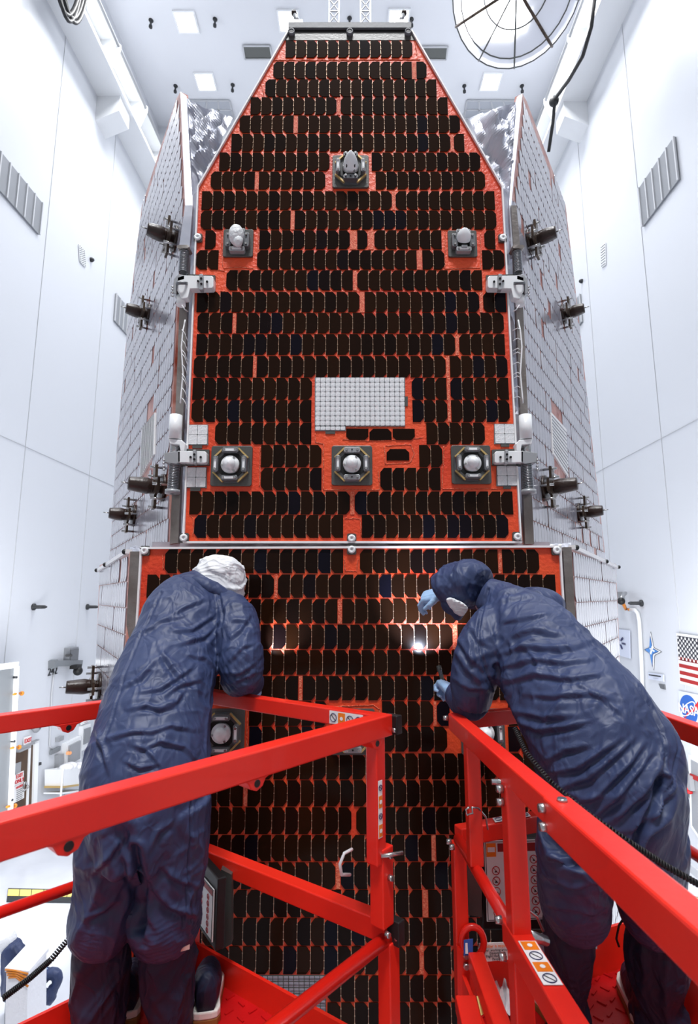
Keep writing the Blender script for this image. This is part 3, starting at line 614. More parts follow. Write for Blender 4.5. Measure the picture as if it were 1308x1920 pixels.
ROWS = [  # y top, y bottom, runs: x start, x end, number of cells, chamfered side
 (77, 109, [(535, 773, 12, 'R')]), (117, 149, [(512, 772, 13, 'L'), (780, 799.5, 1, 'R')]), (150, 182.5, [(497, 818, 16, 'L')]),
 (183.5, 216, [(469.5, 631, 8, 'R'), (638, 839, 10, 'L')]), (217.5, 250, [(449, 550.6, 5, 'L'), (558, 862, 15, 'R')]),
 (252, 285, [(433.5, 844, 20, 'R'), (850, 870, 1, 'L')]), (287, 321, [(411, 618, 10, 'R'), (696, 900, 10, 'R')]),
 (322.5, 356, [(395, 478, 4, 'L'), (485, 610, 6, 'R'), (703.5, 909, 10, 'R')]), (359.5, 394, [(378, 734.6, 17, 'R'), (741, 927, 9, 'L')]),
 (395.5, 431, [(376, 545, 8, 'L'), (552, 930, 18, 'R')]), (432.5, 468, [(384.5, 405, 1, 'R'), (486, 656, 8, 'R'), (669, 689, 1, 'R'), (701, 827.5, 6, 'L'), (907, 928, 1, 'L')]),
 (470, 506, [(368, 410, 2, 'L'), (481.5, 781, 14, 'L'), (791, 833, 2, 'R'), (903, 945, 2, 'R')]), (507.5, 545, [(424, 661.5, 11, 'L'), (669, 903.5, 11, 'L')]),
 (548, 586, [(369, 674, 14, 'R'), (683, 898, 10, 'R'), (905, 948, 2, 'L')]), (587, 625.5, [(370, 436, 3, 'L'), (443, 944, 23, 'R')]),
 (627, 666, [(368, 853, 22, 'R'), (860, 946, 4, 'L')]), (668, 708, [(363, 474.5, 5, 'L'), (481, 835.4, 16, 'R'), (842.5, 951, 5, 'R')]),
 (709, 750, [(361, 585, 10, 'R'), (771, 837, 3, 'L'), (843.5, 953, 5, 'L')]), (750.5, 791.5, [(359, 584, 10, 'L'), (772.5, 838.5, 3, 'R'), (845, 955, 5, 'R')]),
 (792.5, 833.5, [(403, 584, 8, 'L'), (798.5, 908.5, 5, 'R')]), (834.5, 876.5, [(489, 603, 5, 'R'), (785, 829, 2, 'R')]),
 (877.5, 920, [(488.5, 603, 5, 'L'), (712, 825.5, 5, 'L')]), (921.5, 965, [(355.5, 656, 13, 'R'), (664.5, 961, 13, 'L')]),
 (965.5, 1009, [(364, 643.5, 12, 'L'), (677.5, 952.5, 12, 'R')]),
 (1030, 1075, [(309, 643.5, 14, 'L'), (674, 933, 11, 'L'), (940.5, 1010, 3, 'R')]), (1077, 1121, [(275.5, 514, 10, 'R'), (520.5, 1041, 22, 'L')]),
 (1123, 1169, [(273, 632.8, 15, 'L'), (641, 1025, 16, 'R')]), (1171, 1217, [(272, 848, 24, 'R'), (857, 1050, 8, 'R')]),
 (1218.5, 1265, [(266, 1040, 32, 'R')]), (1267, 1313, [(264, 559.4, 12, 'L'), (567, 1034, 19, 'R')]),
 (1314.5, 1361, [(466.5, 614.5, 6, 'R'), (715.4, 812, 4, 'R'), (818, 843, 1, 'L'), (952, 1050, 4, 'R')]), (1362, 1409, [(466.5, 614.5, 6, 'R'), (715.4, 838, 5, 'R'), (952, 1050, 4, 'R')]),
 (1412, 1461, [(266, 1055, 32, 'R')]), (1462.5, 1511.5, [(260, 456, 8, 'L'), (464, 1060, 24, 'R')]),
 (1513, 1563.5, [(260, 659, 16, 'R'), (667, 1040, 15, 'L')]), (1565, 1614, [(258, 808.5, 22, 'L'), (816.5, 1067, 10, 'R')]),
 (1616, 1666.5, [(250, 629, 15, 'R'), (638, 1066, 17, 'L')]), (1668, 1719, [(260, 791.4, 21, 'L'), (802, 1055, 10, 'R')]),
 (1720.5, 1772, [(252, 709, 18, 'L'), (716, 1071, 14, 'R')]), (1773.5, 1826, [(250, 786, 21, 'R'), (794, 1076, 11, 'L')]),
 (1828, 1877, [(250, 462, 8, 'R'), (613, 1078, 18, 'L')]), (1878.5, 1929, [(250, 462, 8, 'L'), (613, 1078, 18, 'R')]), (1931, 1983, [(250, 462, 8, 'R'), (613, 1078, 18, 'L')])]
HIDE = [(230, 1040, 480, 1920), (800, 1050, 1100, 1330), (930, 1330, 1100, 1920), (620, 1330, 702, 1412), (560, 1330, 720, 1480), (660, 1340, 700, 1720), (860, 1480, 1010, 1920), (460, 1600, 730, 1760)]
cands = []; wires = MB()
for yt, yb, runs in ROWS:
    zt, zb = P(0, yt, D).z, P(0, yb, D).z; ym = (yt + yb) / 2; zc = (zt + zb) / 2
    fm = F * cp + (ym - CY) * sp
    for x0, x1, n, sd in runs:
        X0, X1 = (x0 - CX) / fm * D, (x1 - CX) / fm * D; p = (X1 - X0) / n
        for i in range(n):
            cands.append((Vector((X0 + (i + .5) * p, D - .003, zc)), (p - .0026) / CW, (zt - zb - .0014) / CH, sd, ym, x0 + (i + .5) * (x1 - x0) / n))
            if i:
                x = X0 + i * p; wires.box((x, D - .0016, zc), (.0016, .002, (zt - zb) * .92))
                for q in (-.27, 0, .27): wires.box((x, D - .004, zc + (zt - zb) * q), (.0044, .003, .0034))
for x0, sd in ((648, 'B'), (691.5, 'T'), (735, 'B')): cands.append((Vector((P(x0 + 21.5, 815, D).x, D - .003, P(0, 815, D).z)), .985, .98, sd, 815, x0 + 21))
cands.append((Vector((P(745.5, 853, D).x, D - .003, P(0, 853, D).z)), .985, 1.0, 'T', 853, 745))
def hidden(c): return any(a <= c[5] <= e and s_ <= c[4] <= t for a, s_, e, t in HIDE)
order = sorted(range(len(cands)), key=lambda i: (hidden(cands[i]), -cands[i][4]))
single = set(order[:300])
joined = MB()
for i, (c, sx, sz, sd, ym, xm) in enumerate(cands):
    if sd in 'TB': sx, sz = sz, sx
    if i in single:
        o = bpy.data.objects.new('solar_cell', cellmesh[sd]); link(o); o.location = c; o.scale = (sx, 1, sz); o.parent = up_panel if ym < 1020 else lo_panel
    else:
        poly = [(x * sx, z * sz) for x, z in cell_poly(sd)]; joined.prism(poly, c, .004)
joined.build('solar_cell_field', 'cell_i', ship, kind='stuff')
wires.build('cell_interconnect', 'wire', ship, kind='stuff')
# caulk bands in the gaps between strings
caulk = [(631.5, 637.5, 184, 216), (551, 557.5, 218, 250), (772.5, 780, 118, 149), (844.5, 849.5, 253, 285), (478.5, 484.5, 323, 356), (735, 740.5, 360, 394), (545.5, 551.5, 396, 431), (656.5, 668, 433, 468), (690, 700, 433, 468),
         (781.5, 790.5, 470, 506), (662, 668.5, 508, 545), (674.5, 682.5, 548, 586), (898.5, 904.5, 548, 586), (436.5, 442.5, 588, 625), (853.5, 859.5, 628, 666), (475, 480.5, 668, 708), (836, 842, 668, 708), (837.5, 843, 709, 750), (839, 844.5, 751, 791),
         (656.5, 664, 922, 965), (514.5, 520, 1077, 1121), (633.2, 640.6, 1123, 1169), (848.5, 856.5, 1171, 1217), (560, 566.5, 1267, 1313), (812.5, 817.5, 1315, 1361), (456.5, 463.5, 1462, 1511), (808.8, 816, 1565, 1614), (629.5, 637.5, 1616, 1666), (791.8, 801.5, 1668, 1719), (709.5, 715.5, 1720, 1772), (786.5, 793.5, 1773, 1826), (933.5, 940, 1030, 1075)]
b = MB()
for x0, x1, y0, y1 in caulk:
    b.slab([P(x0, y0, D) - Vector((0, .003, 0)), P(x1, y0, D) - Vector((0, .003, 0)), P(x1, y1, D) - Vector((0, .003, 0)), P(x0, y1, D) - Vector((0, .003, 0))], (0, .004, 0))
b.build('caulk_strip', 'orange_pale', ship, kind='stuff')
b = MB(); rr = random.Random(3)
def bead(pts):
    out = []
    for (xa, ya), (xb, yb) in zip(pts[:-1], pts[1:]):
        n = max(2, int(math.hypot(xb - xa, yb - ya) / 3))
        out += [P(xa + (xb - xa) * i / n + rr.uniform(-.7, .7), ya + (yb - ya) * i / n + rr.uniform(-.7, .7), D - .001) for i in range(n)]
    b.tube(out, [.0016 + .0014 * rr.random() for _ in out], 5)
for pts in ([(512, 113), (640, 113), (790, 112)], [(778, 80), (782, 108)], [(415, 434), (416, 480), (418, 503)], [(418, 503), (450, 501), (478, 504)], [(484, 434), (483, 500)], [(834, 434), (834, 504), (900, 502), (901, 434)], [(590, 812), (592, 830), (606, 832), (606, 918), (712, 918), (708, 880)],
            [(720, 836), (722, 870), (768, 868), (776, 850), (770, 833), (720, 836)], [(488, 838), (486, 915)], [(832, 836), (828, 915), (830, 917), (955, 916)], [(642, 824), (700, 827), (778, 822), (795, 820)], [(645, 972), (675, 972), (677, 1008)], [(357, 966), (362, 972), (362, 1010)],
            [(645, 1048), (647, 1070), (668, 1071), (671, 1045)], [(958, 925), (960, 962)], [(940, 470), (941, 500)], [(416, 548), (330 + 90, 546), (410, 545)], [(405, 506), (424, 508)], [(640, 802), (700, 800), (760, 801)], [(445, 256), (433, 285)], [(487, 150), (495, 182)],
            [(305, 1040), (306, 1072)], [(615, 1325), (700, 1322), (712, 1330), (713, 1408)], [(463, 1330), (463, 1408)], [(945, 1100), (946, 1110)]): bead(pts)
b.build('caulk_bead', 'orange_pale', ship, kind='stuff')
# radiator tiles on the front
def tiles(x0, y0, x1, y1, nx, ny, name, extra=None):
    pl = fslab([(x0 - 1, y0 - 1), (x1 + 1, y0 - 1), (x1 + 1, y1 + 1), (x0 - 1, y1 + 1)], .004, .004, 'cabgray', name)
    a, c = P(x0, y0, D), P(x1, y1, D); a2 = P(x0, y1, D); w_ = (P(x1, (y0 + y1) / 2, D).x - P(x0, (y0 + y1) / 2, D).x); xc = P((x0 + x1) / 2, (y0 + y1) / 2, D).x
    X0 = xc - w_ / 2; tw, th = w_ / nx, (a.z - c.z) / ny
    b = MB(); b.rbox((0, 0, 0), (tw - .0022, .004, th - .0022), .003); t0 = b.build('tile', 'mirror_tile', pl); t0.location = (X0 + tw / 2, D - .006, a.z - th / 2); first = True
    for i in range(nx):
        for j in range(ny):
            if first: first = False; continue
            o = t0.copy(); link(o); o.location = (X0 + (i + .5) * tw, D - .006, a.z - (j + .5) * th)
    return pl
tiles(591, 709, 758, 799, 18, 10, 'radiator_patch'); tiles(591, 799.8, 647, 807.5, 6, 1, 'radiator_patch_step')
for x0, y0, x1, y1 in ((352, 797.5, 389.5, 834), (348.5, 877, 386.5, 914), (926.5, 796, 963.5, 832), (931, 874, 968, 911)): tiles(x0, y0, x1, y1, 2, 2, 'radiator_square')
for x0, y0, x1, y1 in ((610, 808, 628, 814), (758, 744, 764, 762), (361, 835, 379, 841), (357, 915, 376, 921), (938, 833, 954, 838), (943, 912, 957, 917)): fslab([(x0, y0), (x1, y0), (x1, y1), (x0, y1)], .005, .008, 'gray_plate', 'temperature_sensor')
lowp = fslab([(472, 1829), (609, 1829), (612, 1990), (474, 1990)], .006, .012, 'foil', 'crinkled_radiator')
for i in range(15):
    t = i / 14; b = MB(); b.bar(P(472 + 137 * t, 1829, D - .013), P(474 + 138 * t, 1990, D - .013), .003, .003); b.bar(P(472, 1829 + 160 * t, D - .013), P(611, 1829 + 160 * t, D - .013), .003, .003); b.build('tape_seam', 'gray_plate', lowp)

# antennas on the front
def patch(cx_, cy2, wpx, style, name='patch_antenna'):
    c = P(cx_, cy2, D); s = wpx / ppm(cy2, D); off = Vector((0, -1, 0))
    b = MB(); b.rbox(c + off * .006, (s, .012, s), s * .04); pl = b.build(name, 'gray_plate', ship, bevel=.002)
    if style == 'small':
        for dx, dz, sx, sz in ((0, .33, .5, .16), (0, -.33, .52, .18), (-.3, 0, .2, .5), (.3, 0, .2, .5)):
            m = 'gray_light' if dz else 'gray_mid'
            b = MB(); b.rbox(c + Vector((dx * s, -.026, dz * s)), (sx * s, .03, sz * s), .006); pd = b.build('pad', m, pl, bevel=.002)
            for e in (-1, 1):
                q = c + Vector((dx * s + (e * .17 * s if dz else 0), -.041, dz * s + (0 if dz else e * .17 * s))); MB().cyl(q, q + off * .008, .0055, 8).build('bolt', 'steel', pl)
            if dz: b = MB(); b.rbox(c + Vector((dx * s, -.044, dz * s)), (sx * s * .6, .006, .014), .003); b.build('white_bar', 'white', pd)
        b = MB()
        if cx_ < 600: b.ball(c + Vector((0, -.06, .01)), .05, 14, 10, (.8, .8, 1.15)); b.ball(c + Vector((.012, -.07, -.03)), .03, 10, 8, (.9, .8, 1.1)); b.build('wrapped_dome', 'white_soft', pl)
        else: b.lathe([(.036, 0), (.038, .015), (.036, .03), (.028, .045), (.015, .058), (.003, .064)], c + Vector((0, -.03, .005)), (0, -.8, .5), 20); b.build('dome', 'white', pl)
        b = MB(); b.box(c + Vector((0, -.03, -.045)), (.03, .05, .012)); b.build('foot', 'gray_light', pl)
        return
    b = MB(); k = .43 * s
    oc = [(-k, -k * .45), (-k * .45, -k), (k * .45, -k), (k, -k * .45), (k, k * .45), (k * .45, k), (-k * .45, k), (-k, k * .45)]
    b.prism(oc, c + off * .016, .008); b.build('octagon_base', 'gray_mid', pl)
    k2 = .3 * s; b = MB(); b.rbox(c + off * .022, (k2 * 2, .006, k2 * 2), k2 * .5); b.build('dark_recess', 'black', pl)
    for a in range(4):
        ang = math.pi / 2 * a + math.pi / 4; q = c + Vector((math.cos(ang), 0, math.sin(ang))) * k * .98; t = Vector((-math.sin(ang), 0, math.cos(ang))) * k * .40
        b = MB(); b.bar(q - t + off * .028, q + t + off * .028, .008, .012, (0, 1, 0)); b.build('gold_strap', 'tan' if style != 'tip' or a > 1 or True else 'gray_light', pl)
    for a in range(4):
        ang = math.pi / 2 * a; q = c + Vector((math.cos(ang), 0, math.sin(ang))) * s * .34
        rot = Matrix.Rotation(-ang + math.pi / 2, 3, 'Y')
        b = MB(); b.rbox(q + off * .035, (s * .40, .04, s * .13), .006, rot); pd = b.build('block', 'gray_light' if style == 'mid' and a % 2 else 'gray_mid', pl, bevel=.002)
        plain = style in ('mid', 'tip') and a % 2
        if not plain: b = MB(); b.rbox(q + off * .058, (s * .32, .008, s * .055), .003, rot); b.build('white_bar', 'white', pd)
        t = Vector((-math.sin(ang), 0, math.cos(ang))) * s * .13
        for e in (-1, 1): MB().cyl(q + t * e + off * .055, q + t * e + off * .067, .006, 8).build('bolt', 'steel', pl)
        if plain: MB().cyl(q + off * .055, q + off * .058, .004, 8).build('pin_hole', 'black', pl)
    b = MB(); r = s * .22
    if style == 'tip':
        b.lathe([(0, .0), (r, .0), (r, .02), (r * .95, .024), (r * .9, .03), (r * .78, .05), (r * .5, .075), (r * .14, .092), (0, .094)], c + off * .025, (0, -.86, .34), 32); b.build('pointed_dome', 'white', pl)
        for dx in (-.022, .022): MB().rbox(c + Vector((dx, -.068, -.012)), (.006, .01, .022), .002).build('slot', 'black', pl)
    else:
        b.lathe([(0, .0), (r, .0), (r, .022), (r * .94, .028), (r * .68, .03), (r * .66, .045), (r * .5, .06), (r * .25, .066), (0, .068)], c + off * .022, (0, -1, 0), 36); b.build('white_dome', 'white', pl)
    for ang in (60, 190, 300): q = c + Vector((math.cos(R(ang)), 0, math.sin(R(ang)))) * r * .85; MB().cyl(q + off * .05, q + off * .056, .005, 8).build('screw', 'steel', pl)
patch(657, 324, 68, 'tip'); patch(447, 458, 56, 'small'); patch(866, 459, 54, 'small')
patch(434.5, 874.5, 77, 'dome'); patch(659.5, 873.5, 76, 'mid'); patch(882, 872, 74, 'dome')
patch(418, 1371, 82, 'dome'); patch(661, 1371, 82, 'mid'); patch(904, 1371, 82, 'dome')
for x, y in ((372, 448), (941, 449), (346, 1009), (968, 1007), (659, 1010), (659, 1031), (273, 1033), (1041, 1032)):
    c = P(x, y, D); b = MB(); b.rbox(c + Vector((0, -.006, 0)), (.045, .012, .048), .006); pd = b.build('fastener_pad', 'gray_plate', ship)
    b = MB(); b.lathe([(0, 0), (.019, 0), (.019, .008), (.006, .01), (.006, .002), (0, .002)], c + Vector((0, -.012, 0)), (0, -1, 0), 16); b.build('washer', 'white', pd)
# top beam, masts
tb = fslab([(541, 47), (770, 47), (770, 57), (541, 57)], .016, .02, 'bar', 'top_beam')
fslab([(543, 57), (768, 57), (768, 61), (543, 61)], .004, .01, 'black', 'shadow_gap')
for x in (546, 655.5, 765):
    c = P(x, 58, D - .02); b = MB(); b.lathe([(.012, .012), (.019, .012), (.019, -.012), (.012, -.012), (.012, .012)], c + Vector((0, .01, 0)), (0, 1, 0), 18); b.build('beam_lug', 'bar', tb)
    b = MB(); b.cyl(c, c + Vector((0, .02, 0)), .010, 12); b.build('lug_pin', 'black', tb)
for x in (626, 685):
    d = D + .25; root = empty('lattice_mast', P(x, 52, d), 'short metal lattice mast on the spacecraft top, the %s one' % ('left' if x < 650 else 'right'), 'mast', 'lattice masts')
    z0 = P(x, 60, d).z - .12; xm = P(x, 20, d).x; hw = .031
    for e in (-1, 1):
        b = MB(); b.bar((xm + e * hw, d, z0), (xm + e * hw, d, z0 + .46), .009, .009, (0, 1, 0)); b.build('rail', 'gray_light', root)
    for k in range(5):
        z = z0 + k * .092; b = MB(); b.bar((xm - hw, d, z), (xm + hw, d, z), .007, .007); b.build('rung', 'gray_light', root)
        b = MB(); b.bar((xm - hw, d, z), (xm + hw, d, z + .092), .006, .006, (0, 1, 0)); b.bar((xm + hw, d, z), (xm - hw, d, z + .092), .006, .006, (0, 1, 0)); b.build('brace', 'gray_light', root)
    b = MB()
    for e in (-.6, .6): b.cyl((xm + e * hw, d, z0 + .46), (xm + e * hw, d, z0 + .52), .011, 10)
    b.build('cap_pair', 'brown', root)
for x, lab in ((560, 'left'), (748, 'right')):
    d = D + .12; root = empty('sensor_head', P(x, 52, d), 'small black and silver sensor on the spacecraft top, %s end of the beam' % lab, 'sensor', 'top sensors')
    s_ = -1 if lab == 'left' else 1; p0 = P(x, 47, d); p1 = P(x + s_ * 9, 25, d)
    b = MB(); b.cyl(p0, p1, .016, 12, .012); b.build('barrel', 'gray_light', root); b = MB(); b.ball(p1, .018, 10, 6); b.build('cap', 'brown', root)
    b = MB(); b.box(p0 - Vector((0, 0, .01)), (.05, .05, .04)); b.build('mount', 'steel', root)
# foil body behind the front panel
b = MB(); b.slab([P(x, y, D + .06) for x, y in ((548, 66), (764, 66), (930, 360), (962, 1010), (358, 1010), (382, 360))], (0, 1.6, 0)); b.build('body_blanket', 'foil', ship)
b = MB(); b.slab([P(x, y, D + .06) for x, y in ((285, 1016), (1030, 1016), (1090, 2110), (226, 2110))], (0, 1.7, 0)); b.build('lower_body_blanket', 'foil', ship)
def crumple(corners, nx, ny, amp, m, name, seed=0):
    rr = random.Random(seed); vs = []; a, b_, c, d = [Vector(q) for q in corners]
    nrm = (b_ - a).cross(d - a).normalized()
    for j in range(ny + 1):
        for i in range(nx + 1):
            u, v = i / nx, j / ny; p = a.lerp(b_, u).lerp(d.lerp(c, u), v)
            e = min(1, 6 * min(u, 1 - u, v, 1 - v) + .15)
            q = p * 5 + Vector((seed, seed * 2, 0)); q.z *= .6
            h = abs(noise.noise(q)) * 1.6 + abs(noise.noise(q * 2.3 + Vector((3, 1, 2)))) * .9 + noise.noise(q * 6) * .25
            vs.append(p + nrm * amp * (h - .5) * e)
    g = MB(); g.add(vs, [(j * (nx + 1) + i, j * (nx + 1) + i + 1, (j + 1) * (nx + 1) + i + 1, (j + 1) * (nx + 1) + i) for j in range(ny) for i in range(nx)], False)
    return g.build(name, m, ship)
crumple([P(346, 183, D + .35), P(438, 222, D + .1), P(371, 356, D + .06), P(360, 385, D + .1)], 40, 44, .10, 'foil', 'foil_sheet', 1)
crumple([P(974, 188, D + .35), P(876, 222, D + .1), P(941, 356, D + .06), P(955, 385, D + .1)], 40, 44, .10, 'foil', 'foil_sheet', 5)
crumple([P(352, 380, D + .12), P(376, 350, D + .06), P(340, 1020, D + .06), P(322, 1020, D + .12)], 6, 80, .03, 'foil', 'foil_strip', 2)
crumple([P(963, 380, D + .12), P(938, 350, D + .06), P(978, 1020, D + .06), P(996, 1020, D + .12)], 6, 80, .03, 'foil', 'foil_strip', 3)
crumple([P(322, 1018, D + .05), P(1000, 1014, D + .05), P(1000, 1031, D + .05), P(322, 1031, D + .05)], 90, 5, .02, 'foil', 'foil_strip', 4)
for x0, x1, y in ((243, 330, 1026), (985, 1070, 1022)): crumple([P(x0, y, D + .1), P(x1, y - 4, D + .08), P(x1, y + 10, D + .04), P(x0, y + 12, D + .04)], 14, 4, .03, 'foil', 'foil_strip', 6)

# folded wings: planes sloping out and back from the body
def make_wing(name, near, s, upper, lower, sgn):
    """near: point on the near edge; s: outward slope; upper polygon in pixels, traced on that plane"""
    n = Vector((1, sgn * s, 0)).normalized() if sgn > 0 else Vector((1, -s * -1, 0)).normalized()
    return n
def wing(polys, near, slope, sgn, tag_):
    # in-plane directions: t goes back and outward, z up; outward normal faces the camera side
    t = Vector((sgn * slope, 1, 0)).normalized(); nrm = Vector((sgn * 1, -slope, 0)).normalized()
    for pname, poly, rz0, cellgap in polys:
        pts = [Q(px, py, near[pname], nrm) for px, py in poly]
        if pname == 'upper_wing': pts[-1].z = pts[0].z
        else: pts[1].z = pts[0].z
        root = MB().slab(pts, -nrm * .05).build(pname, 'pink', ship)
        o = Vector(near[pname]); uv = [((p - o).dot(t), p.z) for p in pts]
        def inside(u, z, mrg):
            n = len(uv); ok = True; area = sum(uv[i][0] * uv[(i + 1) % n][1] - uv[(i + 1) % n][0] * uv[i][1] for i in range(n)); sg = 1 if area > 0 else -1
            for i in range(n):
                (a, b_), (c, d) = uv[i], uv[(i + 1) % n]; L = math.hypot(c - a, d - b_)
                if sg * ((c - a) * (z - b_) - (d - b_) * (u - a)) / L < mrg: ok = False
            return ok
        u0, u1 = min(p[0] for p in uv), max(p[0] for p in uv); z0, z1 = min(p[1] for p in uv), max(p[1] for p in uv)
        rr = random.Random(len(pname) + sgn); b = MB(); pw = .0655; rh = .1215; rot = Matrix((t, nrm, EZ)).transposed()
        holes = WHOLES.get((pname, sgn), [])
        j = 0; nrow = int((z1 - z0 - .03) / rh); rh = (z1 - z0 - .03) / nrow; z = z0 + .012
        while z + rh < z1 + .001:
            lo_, hi_ = [], []
            for zz_ in (z, z + rh):
                xs_ = []
                for i_ in range(len(uv)):
                    (a, b_), (c, d) = uv[i_], uv[(i_ + 1) % len(uv)]
                    if (b_ - zz_) * (d - zz_) < 0: xs_.append(a + (c - a) * (zz_ - b_) / (d - b_))
                if xs_: lo_.append(min(xs_)); hi_.append(max(xs_))
            if len(lo_) < 2: z += rh; continue
            off = rr.random() * .02; u = max(lo_) + .012 + off; sd = rr.choice('LR'); k = 0; gap_at = rr.randint(5, 16)
            while u + pw < u1:
                uc, zc = u + pw / 2, z + rh / 2
                pc = o + t * (uc) + Vector((0, 0, zc - o.z))
                if uc - pw / 2 > max(lo_) + .01 and uc + pw / 2 < min(hi_) - .012 and not any((pc - h).length < hr for h, hr in holes):
                    if rr.random() < .985: b.prism([(x * .985 * pw / .0608, zz * (rh - .005) / CH) for x, zz in cell_poly(sd)], pc + nrm * .003, .004, rot)
                k += 1; u += pw
                if k == gap_at: u += .02; gap_at += rr.randint(6, 16); sd = rr.choice('LR')
            z += rh; j += 1
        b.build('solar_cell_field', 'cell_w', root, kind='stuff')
        # edge strip of dull foil tape along the near vertical edge, white line on the far ones
    return t, nrm
WL_near = {'upper_wing': P(320, 1020, 2.64), 'lower_wing': P(243, 1035, 2.64)}
WR_near = {'upper_wing': P(984, 1020, 2.64), 'lower_wing': P(1070, 1027, 2.64)}
WHOLES = {}
LUP = [(320, 1020), (318, 860), (334, 560), (347, 385), (338, 172), (330, 186), (266, 385), (240, 600), (218, 850), (206, 1040)]
LLO = [(243, 1035), (186, 1071), (178, 1290), (168, 1700), (160, 2100), (196, 2100), (214, 1700)]
RUP = [(984, 1020), (987, 860), (972, 560), (958, 385), (979, 175), (987, 190), (1060, 385), (1085, 600), (1112, 850), (1136, 1053)]
RLO = [(1070, 1027), (1155, 1065), (1164, 1290), (1178, 1700), (1190, 2100), (1140, 2100), (1104, 1700)]
SL, SR = .595, .66
def side_wing(side):
    sgn = -1 if side == 'left' else 1; near = WL_near if sgn < 0 else WR_near; sl = SL if sgn < 0 else SR
    up, lo = (LUP, LLO) if sgn < 0 else (RUP, RLO)
    nrm = Vector((sgn, -sl * 1, 0)).normalized()          # faces out and towards the camera
    patchp = [(294, 774), (292, 852), (265, 898), (269, 804)] if sgn < 0 else [(1030, 774), (1058, 805), (1062, 896), (1034, 852)]
    pts = [Q(x, y, near['upper_wing'], nrm) for x, y in patchp]; cen = sum(pts, Vector()) / 4
    ant = ([(330, 449), (279, 590), (308, 915), (253, 967)] if sgn < 0 else [(990, 455), (1054, 590), (1018, 916), (1084, 962)])
    WHOLES[('upper_wing', sgn)] = [(cen + EZ * q, .17) for q in (-.12, 0, .12)] + [(Q(x, y, near['upper_wing'], nrm), .07) for x, y in ant]
    wing([('upper_wing', up, 0, 0), ('lower_wing', lo, 0, 0)], near, sl, sgn, side)
    pb = MB().slab([p + nrm * .012 for p in pts], -nrm * .012).build('wing_radiator_patch', 'white_line', ship)
    for i in range(1, 12):
        a, c = pts[0].lerp(pts[3], i / 12), pts[1].lerp(pts[2], i / 12)
        MB().bar(a + nrm * .013, c + nrm * .013, .003, .003).build('tile_joint', 'cabgray', pb)
    # helical antennas standing off the wing
    tg = Vector((sgn * sl, 1, 0)).normalized()
    al = list(zip(ant, (.15, .14, .17, .15))) + ([((189, 1286), .17)] if sgn < 0 else [])
    for (x, y), L in al:
        key = 'upper_wing' if y < 1100 else 'lower_wing'; c = Q(x, y, near[key], nrm); dirn = (nrm + EZ * .04).normalized()
        rt = MB().cyl(c, c + nrm * .02, .075, 20).build('horn_antenna', 'brown', ship)
        pr = [(.030, .0), (.034, .03), (.040, .06), (.043, .075), (.044, .085), (.042, .11), (.036, L), (.034, L + .005), (0, L + .006)]
        g = MB(); g.lathe(pr, c + nrm * .01, dirn, 22)
        for q in range(5): g.lathe([(.031 + q * .002, .01 + q * .011), (.037 + q * .001, .013 + q * .011), (.031 + q * .002, .016 + q * .011)], c + nrm * .01, dirn, 22)
        g.build('horn_shell', 'brown', rt); g = MB(); g.cyl(c + dirn * (L + .01), c + dirn * (L + .05), .004, 6); g.build('tip_pin', 'steel', rt)
        q = c + nrm * .05; rot = Matrix((tg, nrm, EZ)).transposed()
        g = MB(); g.prism([(-.10, -.035), (-.03, -.05), (-.03, -.12), (.03, -.12), (.03, -.05), (.10, -.035), (.10, .035), (.03, .05), (.03, .12), (-.03, .12), (-.03, .05), (-.10, .035)], q, .014, rot); cr = g.build('cross_bracket', 'brown_plate', rt)
        g = MB()
        for a_, b_ in ((0, .11), (0, -.11), (.09, 0), (-.09, 0), (.05, .07), (-.05, -.07)): g.cyl(q + tg * a_ + EZ * b_ - nrm * .05, q + tg * a_ + EZ * b_ + nrm * .03, .007, 8)
        g.build('standoff_set', 'steel', cr, kind='stuff')
    return nrm
nL, nR = side_wing('left'), side_wing('right')
# dull foil edge strips of the wings
for pts, dd in (([(338, 172), (349, 180), (362, 385), (356, 480), (342, 1018), (320, 1020), (335, 480), (347, 385)], 2.6), ([(979, 175), (970, 182), (954, 385), (958, 480), (972, 700), (984, 1018), (1000, 1020), (984, 480), (964, 385)], 2.6)):
    pass
def strip(a, b_, m, name, th=.03):
    n = len(a)
    for i in range(n - 1): MB().slab([P(*a[i]), P(*b_[i]), P(*b_[i + 1]), P(*a[i + 1])], (0, th, 0)).build(name, m, ship)
strip([(338, 172, 2.86), (347, 385, 2.62), (333, 480, 2.62)], [(349, 180, 2.86), (361, 385, 2.62), (354, 480, 2.62)], 'foil', 'wing_edge')
strip([(340, 480, 2.62), (328, 790, 2.62), (318, 1020, 2.62)], [(354, 480, 2.62), (343, 790, 2.62), (334, 1018, 2.62)], 'foil_dark', 'wing_edge')
strip([(979, 175, 2.86), (958, 385, 2.62), (962, 480, 2.62)], [(969, 182, 2.86), (954, 385, 2.62), (959, 480, 2.62)], 'foil', 'wing_edge')
strip([(958, 385, 2.60), (963, 480, 2.62), (976, 790, 2.62), (984, 1020, 2.62)], [(968, 385, 2.60), (976, 480, 2.62), (990, 790, 2.62), (1001, 1020, 2.62)], 'foil_dark', 'wing_edge')
strip([(244, 1034, 2.6), (238, 1150, 2.6), (196, 2000, 2.6)], [(261, 1034, 2.6), (255, 1150, 2.6), (213, 2000, 2.6)], 'foil_dark', 'wing_edge')
strip([(1055, 1026, 2.6), (1062, 1150, 2.6), (1104, 2000, 2.6)], [(1071, 1026, 2.6), (1078, 1150, 2.6), (1120, 2000, 2.6)], 'foil_dark', 'wing_edge')
